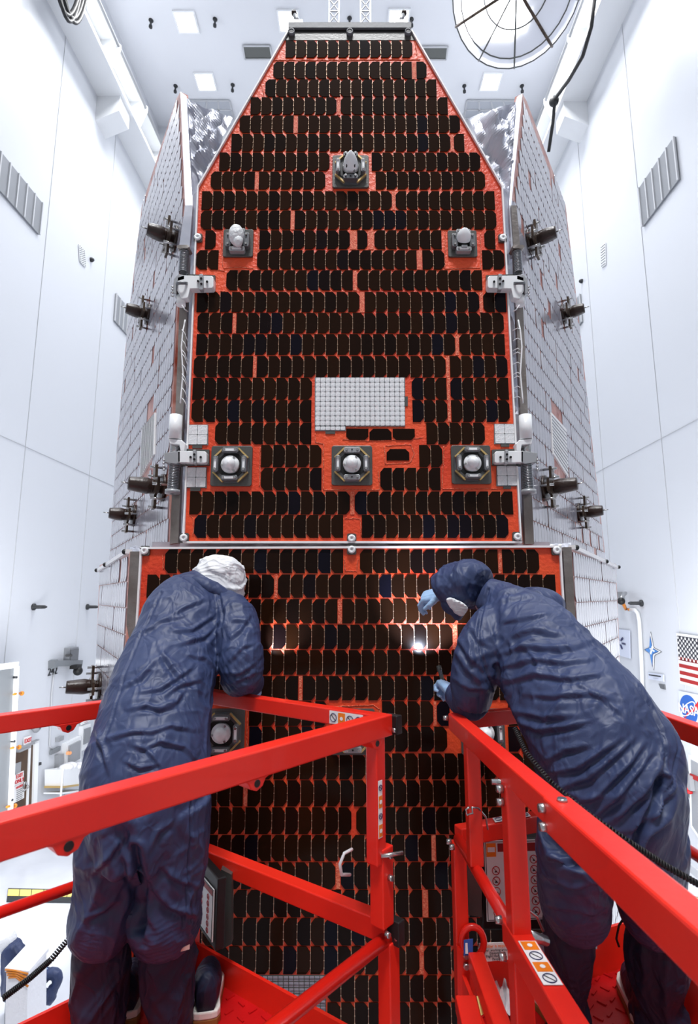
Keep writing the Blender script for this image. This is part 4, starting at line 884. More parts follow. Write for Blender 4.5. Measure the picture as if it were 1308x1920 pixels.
strip([(262, 1034, 2.64), (250, 1300, 2.64)], [(267, 1034, 2.64), (256, 1300, 2.64)], 'black', 'gap_shadow'); strip([(1048, 1028, 2.64), (1055, 1150, 2.64), (1100, 2000, 2.64)], [(1056, 1028, 2.64), (1064, 1150, 2.64), (1106, 2000, 2.64)], 'black', 'gap_shadow')
for pts, nr, key, near in (([(243, 1034), (186, 1070)], nL, 'lower_wing', WL_near), ([(1070, 1026), (1155, 1064)], nR, 'lower_wing', WR_near)):
    a, c = [Q(x, y, near[key], nr) for x, y in pts]; MB().bar(a + nr * .004, c + nr * .004, .03, .02).build('wing_rim', 'white_line', ship)
    for t in (.02, .62, .98):
        q = a.lerp(c, t); g = MB(); g.ball(q + nr * .02, .014, 8, 6); g.build('rim_stud', 'black', ship)
# stand under the spacecraft
b = MB(); b.lathe([(.7, 0), (.95, 0), (1.15, -.9), (1.15, -1.0)], (P(654, 960, 3.5).x, 3.5, P(654, 2120, D).z - .02), (0, 0, 1), 32); b.build('adapter_ring', 'gray_light', ship)
b = MB(); zb = P(654, 2120, D).z - 1.02
for a in range(4):
    an = math.pi / 4 + a * math.pi / 2; b.bar((math.cos(an) * .9, 3.5 + math.sin(an) * .9, zb), (math.cos(an) * 1.5, 3.5 + math.sin(an) * 1.5, .05), .14, .14, (0, 1, 0))
b.lathe([(1.0, 0), (1.2, 0), (1.2, -.15), (1.0, -.15), (1.0, 0)], (0, 3.5, zb), (0, 0, 1), 32); b.build('stand', 'cabgray', ship)

# hinges between body and wings
def helix(a, c, r, turns, wr, n=14):
    a, c = Vector(a), Vector(c); ax = (c - a).normalized(); u = ax.cross(Vector((0, 1, 0))).normalized(); w_ = ax.cross(u)
    N = turns * n; return MB().tube([a.lerp(c, i / N) + (u * math.cos(2 * math.pi * i / n) + w_ * math.sin(2 * math.pi * i / n)) * r for i in range(N + 1)], wr, 5)
def hinge(side, lower):
    m = (lambda x: x) if side < 0 else (lambda x: 1314 - x)
    d = D - .05; pp = lambda x, y, o=0: P(m(x), y, d - o)
    rt = MB().slab([P(m(x), y, D - .014) for x, y in (((350, 514), (403, 516), (403, 543), (350, 545)) if not lower else ((338, 841), (392, 843), (392, 872), (338, 874)))], (0, .014, 0)).build('hinge', 'gray_plate', ship)
    if not lower:
        MB().slab([pp(*q) for q in ((344, 516), (397, 517), (400, 520), (400, 537), (397, 540), (356, 541), (352, 558), (340, 560), (332, 545), (332, 520))], (0, .045, 0)).build('arm', 'white', rt, bevel=.003)
        MB().slab([pp(x, y, .02) for x, y in ((373, 513), (380, 513), (380, 543), (373, 543))], (0, .03, 0)).build('cross_clamp', 'gray_light', rt, bevel=.004)
        for x, y in ((371, 527), (377, 522), (377, 532), (388, 528)): MB().cyl(pp(x, y, .025), pp(x, y, .0), .006, 10).build('screw', 'black', rt)
        MB().slab([pp(*q) for q in ((326, 522), (334, 514), (346, 516), (346, 524), (332, 528), (330, 552), (322, 548))], (0, .08, 0)).build('yoke', 'gray_light', rt, bevel=.003)
        MB().cyl(pp(341, 526, -.03), pp(342, 545, -.03), .03, 18).build('hinge_barrel', 'steel', rt)
        g = MB(); g.lathe([(.018, .0), (.03, 0), (.03, .014), (.018, .014)], pp(341, 534, .0), (0, -.5, .86), 20); g.build('bearing_ring', 'gray_mid', rt)
        MB().cyl(pp(340, 556, -.03), pp(339, 573, -.03), .024, 18).build('damper', 'white', rt)
        helix(pp(346, 473, -.03), pp(343, 512, -.03), .022, 14, .0035).build('coil_spring', 'spring', rt)
        MB().rbox(pp(346, 469, -.03), (.065, .06, .02), .008).build('spring_cap', 'foil_dark', rt)
        MB().tube([pp(341, 572), pp(346, 580), pp(352, 584, -.03)], .003, 6).build('lead_wire', 'cable', rt)
        for y in (538, 543, 549, 555): MB().cyl(pp(325, y), pp(321, y), .005, 8).build('side_screw', 'steel', rt)
    else:
        MB().slab([pp(*q) for q in ((333, 845), (384, 846), (387, 849), (387, 866), (384, 868), (333, 867))], (0, .045, 0)).build('arm', 'white', rt, bevel=.003)
        MB().slab([pp(x, y, .02) for x, y in ((361, 843), (367, 843), (367, 870), (361, 870))], (0, .03, 0)).build('cross_clamp', 'gray_light', rt, bevel=.004)
        for x, y in ((357, 857), (364, 852), (364, 861), (376, 857)): MB().cyl(pp(x, y, .025), pp(x, y, .0), .006, 10).build('screw', 'black', rt)
        MB().slab([pp(*q) for q in ((316, 822), (341, 825), (347, 832), (345, 846), (338, 846), (336, 834), (318, 832))], (0, .06, 0)).build('yoke', 'white', rt, bevel=.003)
        MB().slab([pp(*q) for q in ((307, 849), (338, 845), (338, 866), (330, 870), (308, 867))], (0, .07, 0)).build('lower_yoke', 'gray_light', rt, bevel=.003)
        MB().cyl(pp(330, 779, -.02), pp(328, 824, -.02), .031, 20).build('damper', 'white', rt)
        MB().cyl(pp(327, 832, -.03), pp(326, 850, -.03), .022, 16).build('hinge_barrel', 'steel', rt)
        helix(pp(327, 870, -.03), pp(323, 924, -.03), .024, 18, .0035).build('coil_spring', 'spring', rt)
        g = MB(); g.lathe([(.01, 0), (.036, 0), (.036, .02), (.01, .02)], pp(323, 926, -.03), (0, 0, 1), 18); g.build('spring_cap', 'gray_light', rt)
        for y in (862, 868, 874, 880): MB().cyl(pp(309, y), pp(305, y + 1), .006, 8).build('side_screw', 'steel', rt)
for sd in (-1, 1):
    hinge(sd, False); hinge(sd, True)
    m = (lambda x: x) if sd < 0 else (lambda x: 1318 - x)
    g = MB(); g.tube([P(m(347), 600, D - .01), P(m(343), 620, D - .02), P(m(340), 650, D - .02), P(m(343), 700, D - .02), P(m(339), 745, D - .02), P(m(338), 756, D - .02)], .004, 6); cb = g.build('harness_cable', 'cable', ship)
    for k in range(9):
        y = 618 + k * 15 + (k % 3) * 4; g = MB(); g.tube([P(m(341), y, D - .02), P(m(346), y + 6, D - .035), P(m(352), y + 22, D - .005)] if sd < 0 else [P(m(343), y, D - .02), P(m(348), y - 3, D - .035), P(m(357), y + 2, D - .005)], .0022, 5); g.build('cable_loop', 'cable', cb)

# ------------------------------------------------------------------ the two lift baskets
def lift(side, K, A, B_, dn, df, zt, zm, ztoe, zf, label):
    """A inner front corner, B_ far corner of the short end; dn near long side direction, df far long side direction"""
    Z = lambda p, z: Vector((p[0], p[1], CZ + z))
    A = Vector(A); B_ = Vector(B_); dn = Vector(dn).normalized(); df = Vector(df).normalized(); L = 1.75
    An, Bn = A + dn * L, B_ + df * L
    root = empty('lift_basket', (A.x, A.y, CZ + zf), label, 'lift', 'lift baskets')
    W_, H_ = .045, .05
    # floor and toe boards
    f = MB().slab([Z(A, zf), Z(B_, zf), Z(Bn, zf), Z(An, zf)], (0, 0, -.05)).build('floor_plate', 'red_floor', root)
    cen = (A + B_ + An + Bn) / 4; tr = MB(); e1 = (B_ - A); e2 = (An - A)
    nx, ny = 16, 36
    for i in range(nx):
        for j in range(ny):
            p = A + e1 * ((i + .5) / nx) + e2 * ((j + .5) / ny) + ((Bn - An) - (B_ - A)) * ((i + .5) / nx) * ((j + .5) / ny)
            an = R(45 if (i + j) % 2 else -45); tr.box(Z(p, zf + .002), (.03, .008, .005), Matrix.Rotation(an, 3, 'Z'))
    tr.build('tread_lugs', 'red_floor', f, kind='stuff')
    for a, c in ((A, B_), (B_, Bn), (A, An)):
        MB().slab([Z(a, zf), Z(c, zf), Z(c, ztoe), Z(a, ztoe)], ((c - a).y * .012 / (c - a).length, -(c - a).x * .012 / (c - a).length, 0)).build('toe_board', 'red', root)
    def rail(a, c, z, w_=W_, h=H_, name='rail', m='red'): return MB().bar(Z(a, z), Z(c, z), w_, h).build(name, m, root, bevel=.004)
    return root, Z, A, B_, An, Bn, dn, df, rail
def post(root, Z, p, z0, z1, w_=.042, name='post', face=None):
    x = Vector(face).normalized() if face is not None else Vector((1, 0))
    rot = Matrix(((x.x, x.y, 0), (-x.y, x.x, 0), (0, 0, 1))).transposed()
    return MB().box((p[0], p[1], CZ + (z0 + z1) / 2), (w_, w_, abs(z1 - z0)), rot).build(name, 'red', root, bevel=.004)
def bolt(parent, p, n=(0, -1, 0), r=.009, name='bolt', L=.012):
    p = Vector(p); n = Vector(n).normalized(); return MB().cyl(p, p + n * L, r, 10, r * .8).build(name, 'steel', parent)
def sticker(parent, pts, nrm, kinds, name='warning_sticker'):
    """strip sticker on a rail: pts corners tl, tr, br, bl; alternating white/orange fields with round marks"""
    pts = [Vector(p) for p in pts]; nrm = Vector(nrm).normalized()
    st = MB().slab([p + nrm * .0012 for p in pts], -nrm * .001).build(name, 'sign_white', parent)
    n = len(kinds); long_h = (pts[1] - pts[0]).length > (pts[3] - pts[0]).length
    for i, k in enumerate(kinds):
        t0, t1 = (i + .08) / n, (i + .92) / n
        q = (lambda u, v: pts[0].lerp(pts[1], u).lerp(pts[3].lerp(pts[2], u), v)) if long_h else (lambda u, v: pts[0].lerp(pts[1], v).lerp(pts[3].lerp(pts[2], v), u))
        if k == 'o':
            MB().slab([q(t0, .08) + nrm * .002, q(t1, .08) + nrm * .002, q(t1, .92) + nrm * .002, q(t0, .92) + nrm * .002], -nrm * .0006).build('orange_field', 'sticker_orange', st)
            c = q((t0 + t1) / 2, .5) + nrm * .0026; MB().cyl(c, c + nrm * .0004, .006, 10).build('mark', 'sign_white', st)
        else:
            c = q((t0 + t1) / 2, .5) + nrm * .0022; u = (pts[1] - pts[0]).normalized(); v = (pts[3] - pts[0]).normalized(); r_ = min((pts[1] - pts[0]).length / (n if long_h else 1), (pts[3] - pts[0]).length / (1 if long_h else n)) * .38
            MB().tube([c + u * math.cos(a) * r_ + v * math.sin(a) * r_ for a in [2 * math.pi * k2 / 16 for k2 in range(16)]], .0012, 4, closed=True).build('ring_mark', 'sign_navy', st)
            MB().bar(c - u * r_ * .6 - v * r_ * .6, c + u * r_ * .6 + v * r_ * .6, .0016, .0008, nrm).build('slash_mark', 'dark', st)
    return st
def lug_hole(root, a, c, t, z, Z, side=1):
    p = Vector(a).lerp(Vector(c), t); d = (Vector(c) - Vector(a)).normalized(); d3 = Vector((d.x, d.y, 0)); n3 = Vector((-d.y, d.x, 0)) * side
    pl = [(-.05, .0), (-.026, -.008), (-.017, -.024), (0, -.031), (.017, -.024), (.026, -.008), (.05, 0)]
    rot = Matrix((d3, n3, EZ)).transposed(); g = MB(); g.prism(pl, Z(p, z - .026) , .046, rot); o = g.build('lug', 'red', root, bevel=.002)
    g = MB(); g.cyl(Z(p, z - .040) - n3 * .0245, Z(p, z - .040) + n3 * .0245, .0085, 14); g.build('lug_hole', 'black', o)
def pictogram_board(parent, o, xd, zd, W, H, nx, ny, th=.004, header=True, x0=.05):
    """white board with red header and a grid of round red prohibition marks"""
    xd = Vector(xd).normalized(); zd = Vector(zd).normalized(); n = xd.cross(zd); o = Vector(o)
    q = lambda u, v, e=0: o + xd * (u * W) + zd * (v * H) + n * e
    bd = MB().slab([q(0, 0), q(1, 0), q(1, 1), q(0, 1)], n * th).build('pictogram_board', 'sign_white', parent)
    MB().tube([q(.02, .015, th), q(.98, .015, th), q(.98, .985, th), q(.02, .985, th)], .0016, 4, closed=True).build('border_line', 'dark', bd)
    MB().slab([q(.22, .86, th), q(.97, .86, th), q(.97, .965, th), q(.22, .965, th)], n * .001).build('red_header', 'flag_red', bd)
    MB().slab([q(.03, .8, th), q(.19, .8, th), q(.19, .97, th), q(.03, .97, th)], n * .001).build('orange_box', 'sticker_orange', bd)
    MB().slab([q(.05, .86, th + .001), q(.17, .86, th + .001), q(.17, .92, th + .001), q(.05, .92, th + .001)], n * .001).build('book_mark', 'sign_white', bd)
    for i in range(nx):
        for j in range(ny):
            c = q(.1 + (i + .5) * .86 / nx - .03, .04 + (j + .5) * .78 / ny, th + .001); r_ = min(W * .86 / nx, H * .78 / ny) * .40
            if i == 0 and j == ny - 1: continue
            m_ = MB().tube([c + xd * math.cos(a) * r_ + zd * math.sin(a) * r_ for a in [2 * math.pi * k / 20 for k in range(20)]], r_ * .11, 5, closed=True).build('prohibition_mark', 'sign_red', bd)
            MB().bar(c + xd * -r_ * .7 + zd * r_ * .7, c + xd * r_ * .7 - zd * r_ * .7, r_ * .16, .001, n).build('slash', 'sign_red', m_) if False else None
            g = MB(); g.bar(c + xd * -r_ * .7 + zd * r_ * .7, c + xd * r_ * .7 - zd * r_ * .7, r_ * .16, .001, n); g.build('slash_bar', 'sign_red', bd)
            rr = random.Random(i * 17 + j); g = MB(); k = r_ * .5
            g.slab([c + xd * k * rr.uniform(-1, -.4) - zd * k * .8, c + xd * k * rr.uniform(.4, 1) - zd * k * .8, c + xd * k * .3 + zd * k * rr.uniform(-.2, .4), c - xd * k * .2 + zd * k * rr.uniform(-.1, .8)], n * .0006); g.build('pictogram', 'dark', bd)
    return bd

# left basket
k = 1.15
rootL, Z, A, B_, An, Bn, dn, df, rail = lift('left', k, (.115, 1.725), (-.584, 2.21), (-.655, -.755), (-.71, -.70), -.38, -.955, -1.265, -1.35,
    'left red lift basket carrying the person in the white hood')
up = rail(A, An, -.385, .05, .062, 'top_rail'); rail(A, B_, -.385, .045, .05, 'top_rail'); far = rail(B_, Bn, -.385, .045, .055, 'top_rail')
MB().box(Z(A, -.385) + Vector((.02, -.004, 0)), (.028, .05, .055), Matrix.Rotation(math.atan2(dn.y, dn.x), 3, 'Z')).build('end_cap', 'black_rubber', rootL, bevel=.003)
lug_hole(rootL, A, An, .043, -.385, Z); lug_hole(rootL, A, An, .30, -.385, Z); lug_hole(rootL, A, An, .537, -.385, Z)
lug_hole(rootL, B_, Bn, .284, -.385, Z)
rail(A, B_, -.955, .05, .06, 'middle_rail'); 
MB().box(Z(A, -.955) + Vector((.016, -.004, 0)), (.03, .055, .065), Matrix.Rotation(math.atan2(dn.y, dn.x), 3, 'Z')).build('end_cap', 'black_rubber', rootL, bevel=.003)
MB().tube([Z(A, -.975), Z(An, -.975)], .019, 14).build('round_rail', 'red_round', rootL); MB().tube([Z(B_, -.93), Z(Bn, -.93)], .017, 14).build('round_rail', 'red_round', rootL)
pU = A + dn * .055
pu = post(rootL, Z, pU, -.41, -.76, .042, 'upper_post', dn); post(rootL, Z, A + dn * .03, -.72, -.93, .05, 'post_socket', dn)
pl_ = post(rootL, Z, A, -.98, -1.34, .046, 'lower_post', dn)
for a, c, z0, z1 in ((A, An, -.98, -1.34),):
    post(rootL, Z, a + dn * 1.1, -.41, z1, .044, 'post', dn)
post(rootL, Z, B_, -.41, -1.34, .042, 'post', dn); post(rootL, Z, B_ + df * .95, -.41, -1.34, .042, 'post', dn)
n3 = Vector((dn.y, -dn.x, 0)).normalized() * 1                # outward normal of the near long side
if n3.y > 0: n3 = -n3
for p, z in ((A + dn * .0, -.40), (A + dn * .0, -.97), (A + dn * .045, -.94), (A + dn * .03, -.74), (A + dn * .028, -.80)):
    bolt(rootL, Z(p, z) + n3 * .026, n3, .009)
MB().cyl(Z(A + dn * .06, -.735) + n3 * .02, Z(A + dn * .0, -.735) + n3 * .055, .006, 8).build('lock_pin', 'steel', rootL)
MB().tube([P(660, 1592, 1.66), P(645, 1600, 1.64), P(637, 1620, 1.63), P(640, 1640, 1.64), P(656, 1640, 1.68)], .0045, 6).build('lanyard', 'cable', rootL)
dAB = (B_ - A).normalized(); nAB = Vector((-abs(dAB.y), -abs(dAB.x), 0)).normalized() if False else Vector((dAB.y, -dAB.x, 0)); nAB = nAB if nAB.y < 0 else -nAB
dAB3 = Vector((dAB.x, dAB.y, 0))
o = Z(A + dAB * .20, -.385) + nAB * .024; sticker(rootL, [o + EZ * .02, o - dAB3 * .13 + EZ * .02, o - dAB3 * .13 - EZ * .02, o - EZ * .02], nAB, 'woww')
dn3 = Vector((dn.x, dn.y, 0)); o = Z(pU, -.6) + n3 * .0215
sticker(rootL, [o + dn3 * .017 + EZ * .07, o - dn3 * .002 + EZ * .07, o - dn3 * .002 - EZ * .085, o + dn3 * .017 - EZ * .085], n3, 'wowo')
# toe-board sticker and tangled amber tape on the far rail
o = Z(A.lerp(An, .14), ztoe_ if False else -1.30)
sticker(rootL, [P(480, 1845, 1.62), P(533, 1880, 1.50), P(533, 1925, 1.50), P(480, 1890, 1.62)], Vector((-.1, -1, 0)), 'ww', 'scuffed_sticker') if False else None
g = MB(); rr = random.Random(4)
for q in range(7):
    a0 = B_ + df * rr.uniform(1.0, 1.28); base = Z(a0, -.352)
    g.tube([base + Vector((rr.uniform(-.05, .05), rr.uniform(-.02, .02), rr.uniform(-.004, .014))) for _ in range(5)], .003, 5)
g.build('amber_tape_residue', 'amber', rootL, kind='stuff')
# control box with pictogram board hanging inside the far end of the left basket
cb = empty('control_box', P(410, 1790, 1.95), 'black control box with a round-symbol board on the left basket end', 'box', 'control boxes')
pa, pb = Vector((P(362, 1600, 2.14).x, 2.14)), Vector((P(409, 1640, 1.94).x, 1.94)); dd_ = (pb - pa).normalized(); z1, z0 = P(390, 1600, 2.12).z, P(415, 1785, 1.94).z
x3 = Vector((dd_.x, dd_.y, 0)); inn = Vector((x3.y, -x3.x, 0)); inn = inn if inn.x < 0 else -inn
MB().slab([Vector((pa.x, pa.y, z0)), Vector((pb.x, pb.y, z0)), Vector((pb.x, pb.y, z1)), Vector((pa.x, pa.y, z1))], -inn * .03).build('case', 'black_rubber', cb, bevel=.004)
pictogram_board(cb, Vector((pa.x, pa.y, z0 + .02)) + inn * .002 + x3 * .01, x3, EZ, (pb - pa).length - .03, z1 - z0 - .06, 3, 6)
MB().slab([P(414, 1630, 2.06), P(434, 1640, 2.04), P(434, 1770, 2.04), P(416, 1780, 2.06)], (0, .03, 0)).build('side_plate', 'gray_plate', cb)

# right basket
rootR, Z, C_, D_, Cn, Dn, dn, df, rail = lift('right', 1.3, (.3705, 1.963), (1.079, 2.228), (.0626, -.998), (.06, -.998), -.43, -.803, -1.196, -1.34,
    'right red lift basket carrying the person in the navy hood')
sp_ = C_ + dn * .80
rail(C_, C_ + dn * .82, -.43, .045, .055, 'top_rail'); MB().bar(Z(sp_, -.433), Z(Cn, -.433), .056, .066).build('outer_sleeve_rail', 'red', rootR, bevel=.005)
rail(C_, D_, -.43, .045, .05, 'top_rail'); rail(D_, Dn, -.43, .05, .06, 'top_rail')
rail(C_, D_, -.80, .05, .055, 'middle_rail'); MB().tube([Z(C_, -.81), Z(C_ + dn * .56, -.81)], .017, 14).build('round_rail', 'red_round', rootR)
MB().bar(Z(C_ + dn * .50, -.81), Z(Cn, -.81), .05, .055).build('lower_sleeve_rail', 'red', rootR, bevel=.004); MB().tube([Z(D_, -.81), Z(Dn, -.81)], .018, 12).build('round_rail', 'red_round', rootR)
post(rootR, Z, C_ + dn * .266, -.45, -.79, .042, 'upper_post', dn) if False else post(rootR, Z, C_ + dn * .2, -.45, -.80, .042, 'upper_post', dn)
post(rootR, Z, C_ + dn * .55, -.45, -1.33, .046, 'post', dn); post(rootR, Z, C_, -.82, -1.33, .044, 'lower_post', dn); post(rootR, Z, D_, -.45, -1.33, .042, 'post', dn); post(rootR, Z, D_ + df * .9, -.45, -1.33, .042, 'post', dn)
n3 = Vector((-1, 0, 0))
for p, z in ((C_, -.42), (C_ + dn * .55, -.47), (C_ + dn * .55, -.50), (sp_ + dn * .01, -.42), (sp_ + dn * .01, -.455), (C_, -.82), (C_ + dn * .04, -.82), (C_ + dn * .5, -.79), (C_ + dn * .52, -.86)):
    bolt(rootR, Z(p, z) + n3 * .024, n3, .010, L=.016)
bolt(rootR, Z(sp_ + dn * .03, -.40), EZ, .011, L=.006); MB().cyl(Z(C_ + dn * .53, -.46) + Vector((-.045, 0, 0)), Z(C_ + dn * .53, -.46) + Vector((.02, 0, 0)), .007, 10).build('lock_pin', 'steel', rootR)
MB().cyl(Z(C_ + dn * .56, -.79) + Vector((.02, 0, 0)), Z(C_ + dn * .56, -.80) + Vector((.07, .03, -.02)), .011, 10).build('lock_pin', 'steel', rootR)
MB().tube([P(880, 1513, 1.72), P(873, 1518, 1.72), P(875, 1528, 1.72), P(886, 1525, 1.72), P(884, 1514, 1.72), P(896, 1515, 1.74), P(910, 1532, 1.76), P(914, 1555, 1.78)], .0032, 6).build('lanyard', 'steel', rootR)
MB().tube([P(982, 1690, 1.4), P(975, 1700, 1.4), P(978, 1712, 1.4), P(990, 1706, 1.42), P(1006, 1718, 1.45), P(1018, 1745, 1.5)], .0035, 6).build('lanyard', 'steel', rootR)
o = Z(C_ + Vector((.19, .065)), -.772); d2 = (D_ - C_).normalized(); d23 = Vector((d2.x, d2.y, 0))
sticker(rootR, [o - d23 * .06 + Vector((0, .015, .003)), o + d23 * .09 + Vector((0, .015, .003)), o + d23 * .09 + Vector((0, -.02, .003)), o - d23 * .06 + Vector((0, -.02, .003))], EZ, 'woow', 'warning_sticker')
o = Z(C_ + dn * .60, -.781) ; sticker(rootR, [o + Vector((-.02, 0, 0)), o + Vector((.02, 0, 0)), o + Vector((.028, -.14, 0)), o + Vector((-.012, -.14, 0))], EZ, 'owow', 'warning_sticker')
# gate, ring handle and notice plates at the inner end
g = MB(); ang = [R(a) for a in range(-60, 241, 20)]
cR = P(886, 1766, 1.93); g.tube([cR + Vector((math.cos(a) * .036, 0, math.sin(a) * .045)) for a in ang], .011, 8); rg = g.build('ring_handle', 'red_round', rootR)
MB().slab([P(869, 1762, 1.9), P(886, 1760, 1.9), P(886, 1790, 1.9), P(869, 1791, 1.9)], (0, -.002, 0)).build('harness_sticker', 'sign_blue', rg)
MB().slab([P(872, 1768, 1.896), P(876, 1768, 1.896), P(877, 1788, 1.896), P(872, 1788, 1.896)], (0, -.001, 0)).build('person_mark', 'sign_white', rg)
MB().slab([P(855, 1770, 1.93), P(878, 1790, 1.93), P(880, 1925, 1.93), P(857, 1925, 1.93)], (0, -.012, 0)).build('gate_plate', 'red', rootR)
for y in (1790, 1810): bolt(rootR, P(873, y, 1.915), (0, -1, 0), .010)
MB().bar(P(892, 1800, 1.9), P(960, 1990, 1.55), .05, .05).build('gate_brace', 'red', rootR, bevel=.004)
MB().bar(P(872, 1880, 1.8), P(905, 2020, 1.6), .06, .05).build('gate_foot', 'red', rootR, bevel=.004); MB().slab([P(893, 1868, 1.79), P(898, 1866, 1.79), P(906, 1900, 1.75), P(901, 1903, 1.75)], (0, -.003, 0)).build('yellow_strip', 'yellow', rootR)
tq = [P(897, 1768, 1.945), P(962, 1765, 1.955), P(962, 1797, 1.955), P(897, 1803, 1.945)]
ns = MB().slab(tq, (0, -.004, 0)).build('spotter_sign', 'sign_white', rootR)
xd = (tq[1] - tq[0]).normalized(); zc = (tq[0] - tq[3]).normalized()
for txt, m_, h, sz in (('Spotter is required', 'sticker_orange', .82, .0125), ('when working around', 'dark', .6, .0105), ('Equipment,', 'dark', .44, .0105), ('Flight Hardware,', 'dark', .28, .0105), ('People', 'dark', .12, .0105)):
    text_mesh(txt, sz, tq[3].lerp(tq[2], .5) + (tq[0] - tq[3]) * h + Vector((0, -.006, 0)), xd, zc, .0008).build('lettering', m_, ns)
sp2 = MB().slab([P(995, 1750, 1.99), P(1022, 1750, 2.0), P(1022, 1796, 2.0), P(995, 1793, 1.99)], (0, -.004, 0)).build('handling_sign', 'sign_pale', rootR)
for e in (0, 1): MB().bar(P(1003 + e * 7, 1760, 1.98), P(1003 + e * 7, 1770, 1.98), .005, .002, (0, 1, 0)).build('arrow_mark', 'dark', sp2)
MB().slab([P(1112, 1748, 2.1), P(1119, 1748, 2.1), P(1118, 1778, 2.1), P(1112, 1778, 2.1)], (0, -.004, 0)).build('small_sign', 'sign_pale', rootR)
cb = empty('control_box', P(960, 1740, 2.06), 'black control box with a round-symbol board on the right basket end', 'box', 'control boxes')
MB().slab([P(905, 1572, 2.1), P(1030, 1572, 2.14), P(1030, 1745, 2.14), P(905, 1745, 2.1)], (0, .05, 0)).build('case', 'black_rubber', cb, bevel=.006)
MB().slab([P(876, 1580, 2.08), P(903, 1578, 2.08), P(903, 1720, 2.08), P(878, 1716, 2.08)], (0, .05, 0)).build('side_plate', 'gray_plate', cb)
a, c = P(912, 1727, 2.09), P(1024, 1722, 2.12); pictogram_board(cb, a, c - a, EZ, (c - a).length, P(912, 1576, 2.09).z - a.z, 4, 6)
for side, root, cx0, cy0, zf in (('left', rootL, -.72, 1.3, -1.35), ('right', rootR, .78, 1.35, -1.34)):
    zt0 = CZ + zf - .06
    MB().box((cx0, cy0, .3), (.85, 1.7, .4)).build('chassis', 'red', root, bevel=.02)
    for e1 in (-1, 1):
        for e2 in (-1, 1): MB().cyl((cx0 + e1 * .36, cy0 + e2 * .6, .17), (cx0 + e1 * .46, cy0 + e2 * .6, .17), .17, 20).build('wheel', 'black_rubber', root)
    n = 6; h = (zt0 - .5) / n
    for i in range(n):
        for e1 in (-.3, .3):
            for s_ in (-1, 1): MB().bar((cx0 + e1, cy0 - s_ * .7, .5 + i * h), (cx0 + e1 * .95, cy0 + s_ * .7, .5 + (i + 1) * h), .05, .09).build('scissor_arm', 'red', root)
    MB().box((cx0, cy0, zt0 - .04), (.55, 1.2, .08)).build('deck_frame', 'red', root)

# coiled cords
def coil(name, pts, rc, wr, turns, label):
    pts = [Vector(p) for p in pts]; N = turns * 8; out = []; seg = len(pts) - 1
    for i in range(N + 1):
        s = i / N * seg; k2 = min(int(s), seg - 1); f = s - k2; p = pts[k2].lerp(pts[k2 + 1], f); d = (pts[k2 + 1] - pts[k2]).normalized()
        u = d.cross(EZ).normalized(); v = d.cross(u); a = 2 * math.pi * i / 8; out.append(p + u * math.cos(a) * rc + v * math.sin(a) * rc)
    tag(MB().tube(out, wr, 4).build(name, 'black_rubber'), label, 'cord', 'coiled cords')
coil('coiled_cord', [P(5, 1872, 1.9), P(55, 1835, 1.95), P(95, 1800, 2.0), P(150, 1735, 2.05)], .008, .0028, 46, 'black coiled cord stretched to the knee of the person in the white hood')
coil('coiled_cord', [P(965, 1365, 1.72), P(985, 1410, 1.56), P(1030, 1465, 1.40), P(1100, 1525, 1.32), P(1180, 1580, 1.28), P(1250, 1625, 1.28), P(1330, 1670, 1.28)], .0058, .0024, 80, 'long black coiled cord running beside the right basket rail')

# ------------------------------------------------------------------ people
def loft(b, rings, n=20, cap=True):
    """rings: (point, half width across the picture, half depth); cross-sections square to the path"""
    C = [Vector(r[0]) for r in rings]; m = len(C); eye = Vector((0, 0, CZ)); vs = []
    for i, (c, a, d) in enumerate(rings):
        t = (C[min(i + 1, m - 1)] - C[max(i - 1, 0)]).normalized(); v = (C[i] - eye).normalized()
        v = (v - t * v.dot(t))
        v = v.normalized() if v.length > .05 else Vector((0, 1, 0)); u = t.cross(v).normalized()
        vs += [C[i] + u * a * math.cos(2 * math.pi * k / n) + v * d * math.sin(2 * math.pi * k / n) for k in range(n)]
    fs = [(i * n + k, i * n + (k + 1) % n, (i + 1) * n + (k + 1) % n, (i + 1) * n + k) for i in range(m - 1) for k in range(n)]
    if cap: fs += [tuple(range(n - 1, -1, -1)), tuple((m - 1) * n + k for k in range(n))]
    b.add(vs, fs, True)
def smoothstep_path(rings, sub=3):
    """Catmull-Rom densify"""
    out = []; m = len(rings)
    vec = [np.array(list(r[0]) + [r[1], r[2]]) for r in rings]
    for i in range(m - 1):
        p0, p1, p2, p3 = vec[max(i - 1, 0)], vec[i], vec[i + 1], vec[min(i + 2, m - 1)]
        for k in range(sub):
            t = k / sub; q = .5 * (2 * p1 + (p2 - p0) * t + (2 * p0 - 5 * p1 + 4 * p2 - p3) * t * t + (3 * p1 - p0 - 3 * p2 + p3) * t ** 3)
            out.append((Vector(q[:3]), float(q[3]), float(q[4])))
    out.append(rings[-1]); return out
def pr(x, y, d, apx, dm=None):
    a = apx / ppm(y, d); return (P(x, y, d), a, a if dm is None else dm)
def seg_dist(pts, path):
    best = np.full(len(pts), 1e9)
    for a, c in zip(path[:-1], path[1:]):
        a = np.array(a); c = np.array(c); ab = c - a; t = np.clip(((pts - a) @ ab) / (ab @ ab + 1e-12), 0, 1)
        best = np.minimum(best, np.linalg.norm(pts - (a + t[:, None] * ab), axis=1))
    return best
